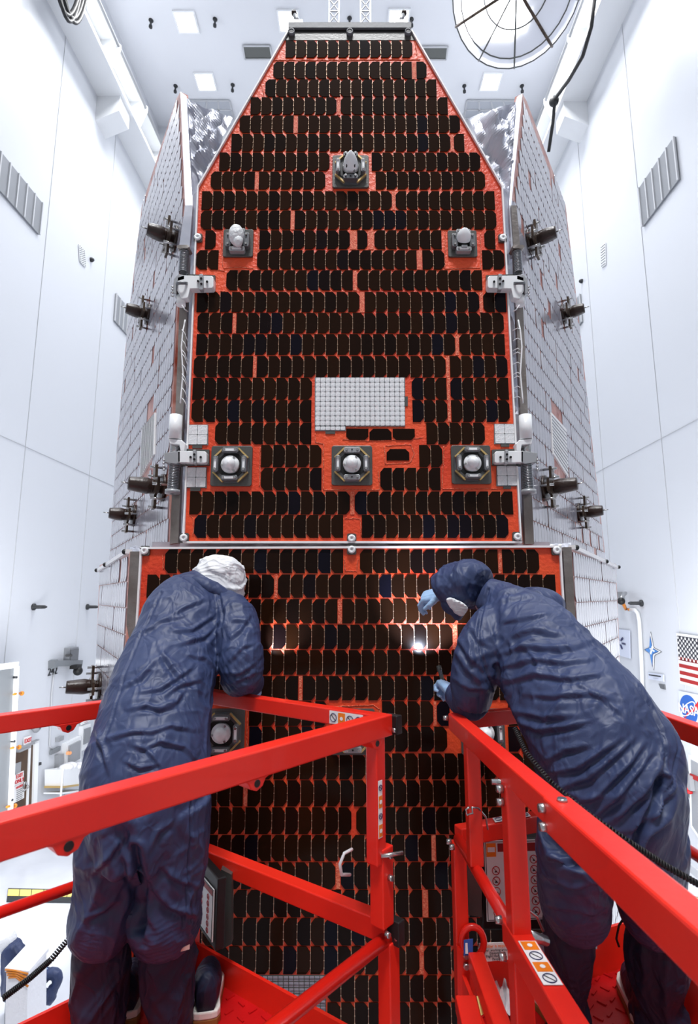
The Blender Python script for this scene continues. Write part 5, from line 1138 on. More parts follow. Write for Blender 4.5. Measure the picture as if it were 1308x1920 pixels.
def cloth(name, b, vox, m, parent, smooth=4, creases=(), stitched=(), folds=(), seams=(), amp=.007, scale=7.0, streaks=None, seed=0, scrunch=()):
    """union the lofts by voxel remesh, smooth, then press folds, gathers and seams into the surface"""
    me = bpy.data.meshes.new('t'); me.from_pydata(b.v, [], b.f); o = bpy.data.objects.new('t', me); link(o)
    import bmesh
    bm = bmesh.new(); bm.from_mesh(me); bmesh.ops.recalc_face_normals(bm, faces=bm.faces); bm.to_mesh(me); bm.free()
    r_ = o.modifiers.new('r', 'REMESH'); r_.mode = 'VOXEL'; r_.voxel_size = vox
    s_ = o.modifiers.new('s', 'SMOOTH'); s_.factor = .6; s_.iterations = smooth
    dg = bpy.context.evaluated_depsgraph_get(); me2 = bpy.data.meshes.new_from_object(o.evaluated_get(dg)); bpy.data.objects.remove(o)
    N = len(me2.vertices); co = np.empty(N * 3); me2.vertices.foreach_get('co', co); co = co.reshape(-1, 3)
    no = np.empty(N * 3); me2.vertices.foreach_get('normal', no); no = no.reshape(-1, 3)
    h = np.zeros(N)
    # anisotropic crease noise; each region has its own fold direction
    regs = list(folds) or [((0, 0, 0), 1e3, (0, 0, 1), 1.0)]
    for idx, (c, rad, direc, ga) in enumerate(regs):
        dv = Vector(direc).normalized(); q = dv.rotation_difference(Vector((0, 0, 1))).to_matrix()
        qa = np.array(q); loc = (co - np.array(c)) @ qa.T
        wgt = np.exp(-(np.linalg.norm(co - np.array(c), axis=1) / rad) ** 2) if rad < 100 else np.ones(N)
        ids = np.nonzero(wgt > .05)[0]
        for i in ids:
            x, y, z = loc[i]
            wv = noise.noise((x * 3 + seed, y * 3, z * 2)) * .5
            n1 = noise.noise((x * scale + wv * 2 + seed, y * scale + idx * 7, z * scale * .28 + wv))
            n2 = noise.noise((x * scale * 2.3 + 9 + wv * 2, y * scale * 2.3 + seed, z * scale * .7))
            rdg = (1 - min(1, abs(n1) * 3.4)) ** 1.6 * 1.15 + (1 - min(1, abs(n2) * 3.6)) ** 1.5 * .5
            h[i] += wgt[i] * ga * (rdg - .35) * amp
    for (c, rad, direc, freq, am) in scrunch:          # gathers: parallel tucks round a joint or cuff
        dv = np.array(Vector(direc).normalized()); rel = co - np.array(c); dist = np.linalg.norm(rel, axis=1); ids = np.nonzero(dist < rad * 1.6)[0]
        for i in ids:
            s = rel[i] @ dv; wv = noise.noise((co[i][0] * 9, co[i][1] * 9, co[i][2] * 9 + seed))
            h[i] += am * math.exp(-(dist[i] / rad) ** 2) * (abs(math.sin(freq * s + wv * 3.2)) - .5) * (.6 + .8 * noise.noise((co[i][0] * 14, co[i][1] * 14, co[i][2] * 14)))
    for path, wd, dp in seams:
        dd = seg_dist(co, [tuple(p) for p in path]); h -= dp * np.exp(-(dd / wd) ** 2); h += dp * .55 * np.exp(-((dd - wd * 2.2) / wd) ** 2)
    if creases or stitched:                                        # single long folds, each running along its own line over the near side
        rel = co - np.array((0, 0, CZ)); zc = rel[:, 1] * cp + rel[:, 2] * sp; yc = -rel[:, 1] * sp + rel[:, 2] * cp
        pix = np.stack([CX + F * rel[:, 0] / zc, CY - F * yc / zc], 1); facing = np.clip(-(no * rel).sum(1) / np.linalg.norm(rel, axis=1) * 2.5, 0, 1)
        for line, wpx, am in list(creases) + [(l_, w2, -a2) for l_, w2, a2 in stitched]:
            L = sum(math.hypot(c[0] - a[0], c[1] - a[1]) for a, c in zip(line[:-1], line[1:])); run = 0
            bd = np.full(N, 1e9); sg = np.zeros(N); tt = np.zeros(N)
            for a, c in zip(line[:-1], line[1:]):
                a = np.array(a, float); c = np.array(c, float); ab = c - a; l = np.linalg.norm(ab); t = np.clip(((pix - a) @ ab) / (l * l), 0, 1)
                q = pix - (a + t[:, None] * ab); dq = np.linalg.norm(q, axis=1); s_ = np.sign(ab[0] * q[:, 1] - ab[1] * q[:, 0]); k = dq < bd
                bd[k] = dq[k]; sg[k] = s_[k]; tt[k] = ((run + t * l) / L)[k]; run += l
            sd = bd * sg; env = np.sin(np.pi * np.clip(tt, .02, .98)) ** .6
            if am < 0: h += facing * am * (np.exp(-(sd / wpx) ** 2) - .5 * np.exp(-((np.abs(sd) - 2.2 * wpx) / wpx) ** 2)); continue
            h += facing * env * am * (np.exp(-(sd / wpx) ** 2) - .85 * np.exp(-((sd - 1.7 * wpx) / wpx) ** 2))
    co = co + no * h[:, None]
    me2.vertices.foreach_set('co', co.ravel()); me2.polygons.foreach_set('use_smooth', [True] * len(me2.polygons)); me2.update()
    me2.materials.clear(); me2.materials.append(M[m]); me2.name = name
    ob = bpy.data.objects.new(name, me2); link(ob); ob.parent = parent; ob.matrix_parent_inverse = Matrix.Translation(parent.location).inverted() if parent.type == 'EMPTY' else Matrix()
    return ob
def shoe(parent, heel, toe, w_=.095, raise_=0.0, name='shoe', upper='navy_dark'):
    heel, toe = Vector(heel), Vector(toe); d = (toe - heel); L = d.length; d.normalize(); x = d.cross(EZ).normalized(); z = x.cross(d)
    def outline(s, z0): return [heel + d * (L * t) + x * (sgn * w_ * .5 * s * ww) + z * z0 for sgn, seq in ((1, ((-.02, .35), (.0, .7), (.08, .86), (.3, .8), (.55, .92), (.75, 1.0), (.9, .8), (1.0, .35))), (-1, ((1.0, .35), (.9, .8), (.75, 1.0), (.55, .92), (.3, .8), (.08, .86), (.0, .7), (-.02, .35)))) for t, ww in seq]
    sh = MB().slab(outline(1.08, .022), z * .022).build(name, 'sole_white', parent, bevel=.004)
    MB().slab(outline(1.1, 0), z * .022).build('outsole', 'sole', sh, bevel=.003)
    g = MB(); N = 10; rings = []
    for i in range(N + 1):
        t = i / N; h = .085 * (1 - t) ** .7 + .035 - .015 * (t > .95); wd = w_ * .47 * (math.sin(math.pi * min(1, (t + .12) / 1.15)) ** .4)
        rings.append((heel + d * (L * (t * .98 + .005)) + z * (.04 + h * .35), wd, h * .6))
    C = rings; vs = []
    for c, a, bb in C: vs += [c + x * a * math.cos(2 * math.pi * k / 14) + z * bb * math.sin(2 * math.pi * k / 14) for k in range(14)]
    g.add(vs, [(i * 14 + k, i * 14 + (k + 1) % 14, (i + 1) * 14 + (k + 1) % 14, (i + 1) * 14 + k) for i in range(N) for k in range(14)] + [tuple(range(13, -1, -1)), tuple(N * 14 + k for k in range(14))], True)
    g.build('shoe_cover', upper, sh); return sh
def hand(parent, wrist, direc, palm_n, side, s=1.0, curl=(.5, .6, .7, .8), spread=.12, thumb=.7, m='glove', name='glove', cuff=.05):
    """gloved hand: palm, four curled fingers of different length and a thumb leaving the side of the palm"""
    w0 = Vector(wrist); d = Vector(direc).normalized(); n = Vector(palm_n); n = (n - d * n.dot(d)).normalized(); x = d.cross(n) * side
    b = MB(); g = [(w0 - d * cuff, .032 * s, .026 * s), (w0, .030 * s, .023 * s), (w0 + d * .03 * s, .038 * s, .022 * s), (w0 + d * .07 * s, .042 * s, .019 * s), (w0 + d * .092 * s, .040 * s, .015 * s)]
    N = 14; vs = []
    for c, a, h in g: vs += [c + x * a * math.cos(2 * math.pi * k / N) + n * h * math.sin(2 * math.pi * k / N) for k in range(N)]
    b.add(vs, [(i * N + k, i * N + (k + 1) % N, (i + 1) * N + (k + 1) % N, (i + 1) * N + k) for i in range(len(g) - 1) for k in range(N)] + [tuple(range(N - 1, -1, -1)), tuple((len(g) - 1) * N + k for k in range(N))], True)
    L = (.068, .078, .072, .056)
    for i in range(4):
        p = w0 + d * .082 * s + x * (.030 - .020 * i) * s; dr = (d + x * spread * (1.5 - i)).normalized(); pts = [p - d * .02 * s, p]; an = 0; rs = [.0085 * s, .0098 * s]
        for q, fr in enumerate((.42, .33, .25)):
            an += curl[i] * (1.0, 1.25, .8)[q]; dd_ = dr * math.cos(an) - n * math.sin(an) * 1.0
            p = p + dd_ * L[i] * fr * s; pts.append(p); rs.append((.0092, .0085, .0068)[q] * s)
        b.tube(pts, rs, 8); b.ball(pts[-1], rs[-1], 8, 6); b.ball(pts[1], .0102 * s, 8, 6); b.ball(pts[2], .0096 * s, 8, 6)
    p = w0 + d * .028 * s + x * .030 * s; td = (x * .8 + d * .65 - n * .35 * thumb).normalized(); p1 = p + td * .036 * s; td2 = (d * .85 - n * .6 * thumb + x * .1).normalized(); p2 = p1 + td2 * .03 * s
    b.tube([p - td * .012 * s, p, p1, p2], [.012 * s, .0135 * s, .0115 * s, .0085 * s], 8); b.ball(p2, .0085 * s, 8, 6); b.ball(p1, .0115 * s, 8, 6)
    return cloth(name, b, .0032 * s, m, parent, smooth=3, amp=.0012, scale=30, folds=[(w0, 1e3, d, 1)])

# ---- person on the left: seen from behind, bent over the far rail
m1 = empty('person', P(265, 2100, 1.95), 'person in navy coverall and white hood bending over the left basket rail', 'person', 'workers in the lift baskets')
m1.location.z = CZ - 1.35
b = MB()
loft(b, smoothstep_path([pr(268, 1590, 1.80, 86, .13), pr(271, 1540, 1.79, 104, .15), pr(273, 1460, 1.80, 114, .16), pr(286, 1375, 1.85, 105, .15), pr(306, 1290, 1.94, 93, .135), pr(331, 1215, 2.06, 85, .13), pr(356, 1155, 2.16, 82, .125), pr(374, 1122, 2.23, 68, .10), pr(388, 1097, 2.29, 44, .075), pr(397, 1080, 2.32, 32, .06)]), 28)
loft(b, smoothstep_path([pr(300, 1150, 2.18, 28, .06), pr(282, 1190, 2.16, 30, .065), pr(266, 1250, 2.14, 31, .065), pr(268, 1310, 2.18, 30, .06), pr(310, 1320, 2.27, 26, .05)]), 16)      # far (left) arm, tucked in front
loft(b, smoothstep_path([pr(415, 1138, 2.20, 36, .07), pr(440, 1160, 2.14, 41, .08), pr(448, 1210, 2.07, 41, .085), pr(452, 1256, 2.03, 40, .085), pr(448, 1280, 2.05, 34, .065)]), 18)
loft(b, smoothstep_path([pr(440, 1272, 2.02, 30, .06), pr(458, 1276, 2.12, 29, .055), pr(472, 1281, 2.24, 25, .045), pr(477, 1283, 2.29, 22, .04)]), 16)
loft(b, smoothstep_path([pr(222, 1500, 1.80, 70, .12), pr(208, 1590, 1.80, 60, .115), pr(198, 1660, 1.81, 53, .105), pr(192, 1715, 1.82, 58, .11), pr(190, 1742, 1.83, 55, .10), pr(190, 1752, 1.84, 40, .08)]), 20)
loft(b, smoothstep_path([pr(318, 1500, 1.80, 76, .125), pr(322, 1590, 1.82, 64, .115), pr(318, 1660, 1.84, 58, .11), pr(312, 1715, 1.86, 66, .115), pr(310, 1742, 1.88, 62, .105), pr(312, 1752, 1.89, 44, .08)]), 20)
Sm = lambda pts, d=0: [P(*p) for p in pts]
suit = cloth('coverall', b, .0054, 'navy', m1, smooth=12, seed=3, amp=.0085, scale=6.5,
    stitched=[([(398, 1092), (410, 1112), (416, 1140), (418, 1165), (413, 1200), (407, 1250), (398, 1300), (392, 1360), (390, 1420)], 2.2, .006), ([(302, 1112), (285, 1150), (262, 1195), (245, 1240), (228, 1290), (212, 1340), (196, 1390)], 2.2, .005), ([(358, 1500), (357, 1580), (352, 1660), (342, 1735)], 2, .005), ([(255, 1590), (262, 1650), (264, 1740)], 7, .02)],
    creases=[([(262, 1190), (300, 1165), (350, 1150)], 4, .006), ([(320, 1185), (360, 1180), (405, 1150)], 4, .008), ([(330, 1210), (380, 1195), (412, 1165)], 4, .007), ([(300, 1165), (350, 1135), (395, 1120)], 4, .005), ([(345, 1225), (385, 1235), (405, 1255)], 4, .006),
             ([(230, 1290), (262, 1272), (292, 1240)], 4, .007), ([(255, 1300), (300, 1290), (345, 1262), (370, 1240)], 4, .007), ([(300, 1220), (330, 1260), (345, 1290)], 4, .007), ([(285, 1330), (330, 1315), (345, 1290)], 5, .009), ([(240, 1330), (275, 1322), (300, 1330), (340, 1322)], 4, .008),
             ([(310, 1300), (335, 1285), (375, 1275)], 4, .007), ([(205, 1385), (250, 1372), (285, 1372)], 4, .008), ([(245, 1395), (275, 1405), (305, 1440)], 4, .007), ([(262, 1405), (300, 1390), (345, 1400), (375, 1430)], 4, .008), ([(232, 1425), (262, 1440), (300, 1432)], 4, .007), ([(275, 1375), (320, 1360), (370, 1370)], 4, .006),
             ([(180, 1370), (195, 1400), (205, 1450)], 5, .010), ([(215, 1570), (240, 1620), (262, 1680), (300, 1735)], 7, .012), ([(170, 1640), (200, 1610), (230, 1570)], 5, .008), ([(160, 1720), (195, 1705), (215, 1680)], 6, .010), ([(280, 1590), (295, 1560), (320, 1540)], 5, .008), ([(290, 1660), (320, 1700), (370, 1715)], 7, .012), ([(300, 1620), (335, 1650), (372, 1660)], 6, .009),
             ([(425, 1200), (450, 1180), (470, 1150)], 4, .006), ([(425, 1245), (452, 1215), (478, 1205)], 4, .007), ([(420, 1262), (450, 1262), (480, 1240)], 4, .007), ([(430, 1160), (455, 1162), (478, 1172)], 4, .005), ([(435, 1280), (455, 1270), (480, 1262)], 4, .006)],
    folds=[(P(340, 1180, 2.1), .30, P(430, 1130, 2.1) - P(240, 1210, 2.1), .75), (P(300, 1330, 1.85), .26, P(400, 1300, 1.85) - P(200, 1360, 1.85), 1.25), (P(280, 1480, 1.75), .25, P(330, 1420, 1.75) - P(300, 1600, 1.75), .8),
           (P(200, 1650, 1.75), .2, P(240, 1560, 1.75) - P(150, 1730, 1.75), 1.3), (P(320, 1650, 1.78), .2, P(250, 1620, 1.75) - P(380, 1700, 1.75), 1.5), (P(455, 1220, 1.98), .15, P(430, 1270, 1.98) - P(480, 1170, 1.98), 1.2)],
    seams=[(Sm([(380, 1070, 2.2), (400, 1090, 2.2), (414, 1120, 2.10), (418, 1150, 2.06), (414, 1190, 1.98)]), .006, .006), (Sm([(414, 1190, 1.98), (408, 1260, 1.86), (392, 1330, 1.76), (388, 1400, 1.68)]), .006, .005),
           (Sm([(300, 1110, 2.12), (270, 1170, 2.02), (245, 1240, 1.94), (215, 1330, 1.82), (180, 1430, 1.72), (165, 1540, 1.70)]), .006, .004), (Sm([(225, 1570, 1.62), (250, 1620, 1.68), (262, 1680, 1.72), (268, 1740, 1.76)]), .022, .02),
           (Sm([(395, 1420, 1.75), (385, 1560, 1.76), (372, 1700, 1.8)]), .006, .005)],
    scrunch=[(P(192, 1745, 1.78), .075, EZ + EX * .3, 230, .006), (P(310, 1745, 1.8), .085, EZ - EX * .25, 210, .007), (P(452, 1270, 2.0), .08, EX + EZ, 150, .008)])
for nm, rg in (('left', [pr(190, 1728, 1.84, 44, .08), pr(190, 1790, 1.85, 48, .085), pr(188, 1850, 1.86, 47, .085), pr(188, 1900, 1.87, 44, .08), (P(190, 1930, 1.88), .068, .075), (P(192, 1990, 1.90), .06, .075)]),
               ('right', [pr(314, 1728, 1.88, 46, .08), pr(315, 1790, 1.89, 50, .085), pr(316, 1850, 1.90, 49, .085), (P(322, 1890, 1.92), .068, .085), (P(330, 1925, 1.95), .055, .07)])):
    g = MB(); loft(g, smoothstep_path(rg), 20)
    if nm == 'right': pass
    bc = cloth('boot_cover', g, .0075, 'navy_dark', m1, smooth=4, seed=8 if nm == 'left' else 12, amp=.011, scale=7, folds=[(rg[2][0], 1e3, EZ + EX * (.3 if nm == 'left' else -.4), 1.0)], scrunch=[(rg[0][0], .09, EX, 120, .006), (rg[-2][0], .08, EZ, 140, .008)])
MB().slab([P(323, 1784, 1.79), P(355, 1772, 1.79), P(355, 1780, 1.79), P(323, 1789, 1.79)], (0, .004, 0)).build('cloth_tag', 'label', m1)
fz = CZ - 1.35
for (hx, hy, hd), (tx, ty, td) in (((384, 1930, 1.93), (392, 1845, 2.15)), ((232, 1935, 1.93), (248, 1850, 2.14))):
    h_, t_ = P(hx, hy, hd), P(tx, ty, td); h_.z = t_.z = fz; shoe(m1, h_, t_, .098)
# white hood
b = MB(); c = P(414, 1086, 2.31)
loft(b, smoothstep_path([pr(398, 1118, 2.28, 52, .09), pr(404, 1104, 2.29, 52, .10), pr(412, 1082, 2.31, 49, .115), pr(416, 1062, 2.32, 42, .105), pr(419, 1049, 2.33, 26, .07), pr(420, 1043, 2.33, 10, .03)]), 24)
b.ball(P(433, 1092, 2.33), .065, 16, 10, (1, 1.1, 1.1)); b.ball(P(446, 1105, 2.33), .034, 12, 8, (.8, 1, 1.7)); b.ball(P(380, 1086, 2.28), .045, 12, 8, (1, 1, 1))
hd = cloth('hood', b, .0052, 'hood_white', m1, smooth=7, seed=2, amp=.007, scale=11, folds=[(c, 1e3, Vector((1, 0, -.35)), 1.0)], seams=[(Sm([(424, 1040, 2.3), (422, 1062, 2.22), (428, 1085, 2.2), (436, 1110, 2.22)]), .004, .005)], scrunch=[(P(425, 1070, 2.22), .06, EZ, 260, .003)])
b = MB(); b.ball(P(452, 1096, 2.36), .028, 12, 8, (.75, 1, 1.25)); b.ball(P(456, 1103, 2.38), .012, 10, 6, (.8, 1, 1.2)); b.build('face', 'skin', m1); MB().tube([P(449, 1095, 2.33), P(457, 1096, 2.37), P(459, 1098, 2.4)], .0025, 6).build('glasses_arm', 'black', m1)
b = MB(); loft(b, smoothstep_path([pr(362, 1092, 2.24, 12, .05), pr(375, 1094, 2.2, 14, .05), pr(398, 1106, 2.18, 15, .05), pr(425, 1120, 2.2, 12, .04)]), 12); cloth('collar', b, .007, 'navy', m1, smooth=3, seed=5, amp=.005)
hand(m1, P(479, 1283, 2.31), (P(486, 1268, 2.40) - P(479, 1283, 2.31)), (1, -.2, .2), 1, 1.0, (.7, .8, .9, 1.0))
fl = empty('flashlight', P(484, 1250, 2.42), 'small steel flashlight held low by the person in the white hood', 'flashlight', 'flashlights')
a, c = P(478, 1256, 2.40), P(487, 1247, 2.44); MB().lathe([(0, 0), (.009, 0), (.009, .05), (.012, .055), (.012, .07), (.009, .07), (.0, .066)], a - (c - a).normalized() * .05, c - a, 16).build('barrel', 'steel', fl)

s2 = bpy.data.lights.new('flashlight_beam', 'SPOT'); s2.energy = 7; s2.color = (.8, .84, 1.0); s2.spot_size = R(60); s2.spot_blend = .7; s2.shadow_soft_size = .008
so = bpy.data.objects.new('flashlight_beam', s2); link(so); so.location = c + (c - a).normalized() * .03; so.rotation_euler = (P(530, 1195, 2.59) - so.location).to_track_quat('-Z', 'Y').to_euler()

# ---- person on the right: bent double, left side to the camera
m2 = empty('person', P(1150, 2050, 1.93), 'person in navy coverall and navy hood leaning far over the right basket rail', 'person', 'workers in the lift baskets')
m2.location.z = CZ - 1.34
b = MB()
loft(b, smoothstep_path([pr(1145, 1610, 1.66, 108, .13), pr(1145, 1540, 1.64, 121, .155), pr(1142, 1460, 1.63, 124, .17), pr(1118, 1385, 1.66, 124, .165), pr(1072, 1312, 1.73, 112, .155), pr(1024, 1246, 1.83, 98, .145), pr(985, 1192, 1.92, 86, .135), pr(958, 1156, 1.99, 66, .11), pr(932, 1128, 2.05, 42, .08), pr(905, 1112, 2.08, 32, .06)]), 30)
b.ball(P(1215, 1425, 1.60), .105, 18, 12, (.9, 1, 1.35)); b.ball(P(1004, 1134, 2.03), .085, 16, 10, (1.3, 1, .8))
loft(b, smoothstep_path([pr(965, 1165, 2.0, 50, .08), pr(925, 1185, 1.94, 50, .08), pr(898, 1225, 1.90, 44, .08), pr(888, 1275, 1.90, 41, .075), pr(884, 1318, 1.93, 35, .065)]), 18)
loft(b, smoothstep_path([pr(890, 1316, 1.92, 34, .06), pr(872, 1312, 2.0, 34, .055), pr(860, 1304, 2.08, 28, .045), pr(852, 1300, 2.13, 25, .04)]), 16)
loft(b, smoothstep_path([pr(940, 1120, 2.12, 30, .07), pr(900, 1118, 2.18, 26, .06), pr(862, 1116, 2.24, 24, .05), pr(838, 1114, 2.27, 20, .04)]), 14)
loft(b, smoothstep_path([pr(1085, 1560, 1.66, 76, .13), pr(1078, 1620, 1.72, 68, .12), pr(1075, 1670, 1.78, 66, .12), pr(1080, 1705, 1.82, 60, .11), pr(1082, 1722, 1.84, 40, .08)]), 20)
loft(b, smoothstep_path([pr(1210, 1560, 1.63, 72, .13), pr(1214, 1620, 1.70, 66, .12), pr(1216, 1670, 1.77, 62, .115), pr(1222, 1710, 1.81, 58, .105), pr(1224, 1730, 1.84, 40, .08)]), 20)
cloth('coverall', b, .0054, 'navy', m2, smooth=12, seed=21, amp=.0075, scale=6.2,
    stitched=[([(975, 1098), (1010, 1116), (1060, 1150), (1105, 1190), (1145, 1230), (1185, 1278), (1220, 1325), (1238, 1365), (1247, 1410), (1240, 1460)], 2.4, .008), ([(1240, 1460), (1222, 1505), (1195, 1560), (1180, 1610)], 5, .016), ([(915, 1105), (902, 1150), (896, 1185), (902, 1230), (915, 1270), (930, 1295)], 2.2, .007), ([(1262, 1345), (1272, 1400), (1262, 1450), (1240, 1500)], 2, .004), ([(930, 1250), (938, 1275), (945, 1300)], 4, .010)],
    creases=[([(940, 1165), (985, 1160), (1030, 1150)], 4, .005), ([(945, 1195), (1000, 1180), (1060, 1190)], 5, .007), ([(935, 1225), (985, 1210), (1050, 1215), (1100, 1205)], 5, .009), ([(930, 1255), (990, 1235), (1060, 1240), (1110, 1232)], 5, .009), ([(935, 1280), (1000, 1262), (1070, 1272), (1130, 1262)], 5, .009),
             ([(955, 1200), (962, 1225), (950, 1245)], 4, .006), ([(980, 1210), (1000, 1230), (1010, 1250)], 4, .006), ([(960, 1330), (1020, 1345), (1080, 1340)], 5, .008), ([(965, 1350), (1010, 1368), (1060, 1362), (1110, 1350)], 5, .010), ([(980, 1300), (1040, 1305), (1100, 1300), (1160, 1315)], 5, .007), ([(1080, 1280), (1130, 1310), (1170, 1345)], 4, .005),
             ([(1020, 1430), (1060, 1405), (1110, 1395)], 5, .008), ([(1020, 1450), (1080, 1440), (1140, 1400), (1170, 1380)], 5, .008), ([(1030, 1480), (1100, 1460), (1160, 1410), (1190, 1380)], 6, .009), ([(1050, 1520), (1120, 1490), (1180, 1430), (1210, 1390)], 6, .010), ([(1090, 1550), (1150, 1500), (1200, 1440), (1225, 1400)], 6, .009),
             ([(1150, 1540), (1200, 1490), (1240, 1420)], 6, .012), ([(1175, 1560), (1225, 1520), (1260, 1470)], 5, .009), ([(1015, 1600), (1050, 1612), (1100, 1605)], 6, .010), ([(1020, 1640), (1070, 1660), (1120, 1650)], 6, .010), ([(1015, 1690), (1060, 1700), (1120, 1712)], 7, .010), ([(1190, 1600), (1210, 1560), (1250, 1530)], 5, .008),
             ([(855, 1190), (880, 1230), (905, 1255)], 5, .008), ([(850, 1215), (875, 1255), (900, 1275)], 5, .007), ([(848, 1270), (880, 1290), (910, 1290)], 5, .007), ([(880, 1170), (900, 1200), (925, 1215)], 5, .006), ([(1010, 1090), (1050, 1092), (1090, 1110)], 4, .006), ([(930, 1115), (955, 1105), (990, 1098)], 4, .006), ([(925, 1135), (955, 1122), (1000, 1112)], 4, .006)],
    folds=[(P(1010, 1190, 1.8), .26, P(1130, 1180, 1.8) - P(900, 1230, 1.8), .9), (P(1060, 1330, 1.6), .28, P(960, 1370, 1.6) - P(1180, 1270, 1.6), 1.2), (P(1130, 1480, 1.5), .26, P(1010, 1560, 1.5) - P(1230, 1400, 1.5), 1.1),
           (P(1080, 1640, 1.62), .2, P(1010, 1600, 1.6) - P(1150, 1690, 1.6), 1.2), (P(1220, 1650, 1.6), .2, P(1240, 1560, 1.6) - P(1200, 1720, 1.6), .8), (P(890, 1250, 1.83), .16, P(860, 1190, 1.83) - P(920, 1310, 1.83), 1.2)],
    seams=[(Sm([(1005, 1092, 2.0), (1070, 1145, 1.82), (1130, 1205, 1.68), (1190, 1270, 1.55), (1232, 1330, 1.47), (1248, 1400, 1.44), (1240, 1470, 1.46)]), .006, .007), (Sm([(950, 1112, 1.92), (940, 1150, 1.85), (928, 1190, 1.80), (925, 1240, 1.79), (938, 1290, 1.79)]), .006, .007),
           (Sm([(1240, 1470, 1.46), (1215, 1540, 1.50), (1180, 1610, 1.56)]), .016, .016), (Sm([(1262, 1330, 1.5), (1278, 1400, 1.46)]), .005, .004)],
    scrunch=[(P(1078, 1715, 1.75), .08, EZ, 210, .007), (P(1222, 1718, 1.76), .08, EZ, 210, .006), (P(885, 1315, 1.87), .07, EX, 150, .007), (P(1010, 1105, 1.96), .06, EX + EZ, 240, .006), (P(945, 1110, 2.0), .05, EX, 240, .006)])
for nm, rg in (('left', [pr(1065, 1700, 1.86, 44, .08), pr(1066, 1760, 1.87, 46, .08), pr(1066, 1820, 1.89, 42, .075), pr(1064, 1870, 1.91, 32, .06), pr(1062, 1895, 1.92, 40, .07), (P(1060, 1935, 1.93), .06, .09)]),
               ('right', [pr(1232, 1705, 1.86, 46, .08), pr(1232, 1770, 1.87, 54, .085), pr(1230, 1830, 1.88, 50, .08), pr(1228, 1872, 1.89, 40, .07), pr(1232, 1900, 1.90, 50, .08), (P(1232, 1945, 1.91), .066, .09)])):
    g = MB(); loft(g, smoothstep_path(rg), 20)
    cloth('boot_cover', g, .0075, 'navy_dark', m2, smooth=3, seed=31 if nm == 'left' else 37, amp=.010, scale=8, folds=[(rg[2][0], 1e3, EZ, 1.0)], scrunch=[(rg[0][0], .08, EX, 160, .006), (rg[3][0], .07, EX + EY * .5, 170, .008), (rg[3][0], .04, EZ, 200, .006)])
fz = CZ - 1.34
h1 = P(1066, 1930, 1.93); h1.z = fz; shoe(m2, h1 + Vector((-.02, -.02, 0)), h1 + Vector((-.08, .20, 0)), .10)
h2 = P(1225, 1930, 1.91); h2.z = fz; shoe(m2, h2 + Vector((-.03, -.03, 0)), h2 + Vector((.03, .20, 0)), .10)
MB().tube([P(955, 1700, 1.8) * 0 + P(1196, 1820, 1.93), P(1180, 1845, 1.95), P(1178, 1868, 1.96), P(1190, 1872, 1.94)], .004, 6).build('boot_tie', 'black_rubber', m2)
MB().tube([P(1170, 1720, 1.85), P(1160, 1735, 1.86), P(1155, 1760, 1.87), P(1160, 1775, 1.87)], .0035, 6).build('boot_tie', 'black_rubber', m2)
# navy hood with the white face veil band
b = MB()
loft(b, smoothstep_path([pr(905, 1096, 2.10, 30, .07), pr(893, 1092, 2.12, 40, .095), pr(872, 1092, 2.14, 42, .115), pr(850, 1098, 2.16, 40, .11), pr(832, 1104, 2.17, 34, .10), pr(820, 1112, 2.18, 20, .06)]), 22)
b.ball(P(862, 1110, 2.14), .078, 16, 10, (1, 1.1, .85)); b.ball(P(852, 1136, 2.13), .045, 12, 8, (1.15, 1, .8)); b.ball(P(858, 1150, 2.13), .028, 10, 8, (1, 1, 1))
cloth('hood', b, .0052, 'navy', m2, smooth=6, seed=11, amp=.006, scale=9, folds=[(P(865, 1095, 2.14), 1e3, P(900, 1130, 2.1) - P(850, 1060, 2.1), 1.0)], seams=[(Sm([(868, 1052, 2.14), (850, 1075, 2.06), (842, 1100, 2.05), (836, 1122, 2.06)]), .004, .005), (Sm([(905, 1083, 2.08), (880, 1110, 2.02), (862, 1125, 2.03), (842, 1128, 2.06)]), .004, .005)], scrunch=[(P(838, 1120, 2.08), .05, EX + EZ, 260, .004), (P(898, 1100, 2.04), .05, EX + EZ, 240, .005)])
b = MB(); b.slab([P(*q) for q in ((838, 1124, 2.055), (846, 1121, 2.045), (862, 1128, 2.035), (873, 1135, 2.035), (877, 1142, 2.04), (869, 1156, 2.06), (856, 1149, 2.06), (845, 1138, 2.06))], (0, .05, 0)); cloth('face_veil', b, .0035, 'hood_white', m2, smooth=4, seed=4, amp=.003, scale=20)
# hands and flashlight
hand(m2, P(835, 1112, 2.28), P(800, 1118, 2.32) - P(835, 1112, 2.28), (.1, -.5, .8), -1, 1.12, (.65, .7, .8, .8), .06)
hand(m2, P(850, 1300, 2.15), P(834, 1284, 2.24) - P(850, 1300, 2.15), (.3, -.9, .1), 1, 1.05, (.9, 1.0, 1.05, 1.1), .05, 1.0)
fl = empty('flashlight', P(825, 1262, 2.25), 'narrow dark flashlight pointing up in the lower glove of the person in the navy hood', 'flashlight', 'flashlights')
a, c = P(832, 1286, 2.24), P(822, 1249, 2.27); ax = (c - a).normalized()
MB().lathe([(0, 0), (.0085, 0), (.0085, .02), (.0095, .022), (.0095, .03), (.0085, .032), (.0085, .07), (.0105, .075), (.0105, .092), (.008, .092), (.0, .088)], a - ax * .01, ax, 18).build('barrel', 'gray_plate', fl)
MB().box(a + ax * .05 + Vector((0, -.009, 0)), (.006, .003, .03)).build('pocket_clip', 'steel', fl)
lens = MB().cyl(c - ax * .003, c - ax * .0015, .007, 14).build('lens', mat('lit torch lens', rgb(200, 215, 255), emit=30), fl)
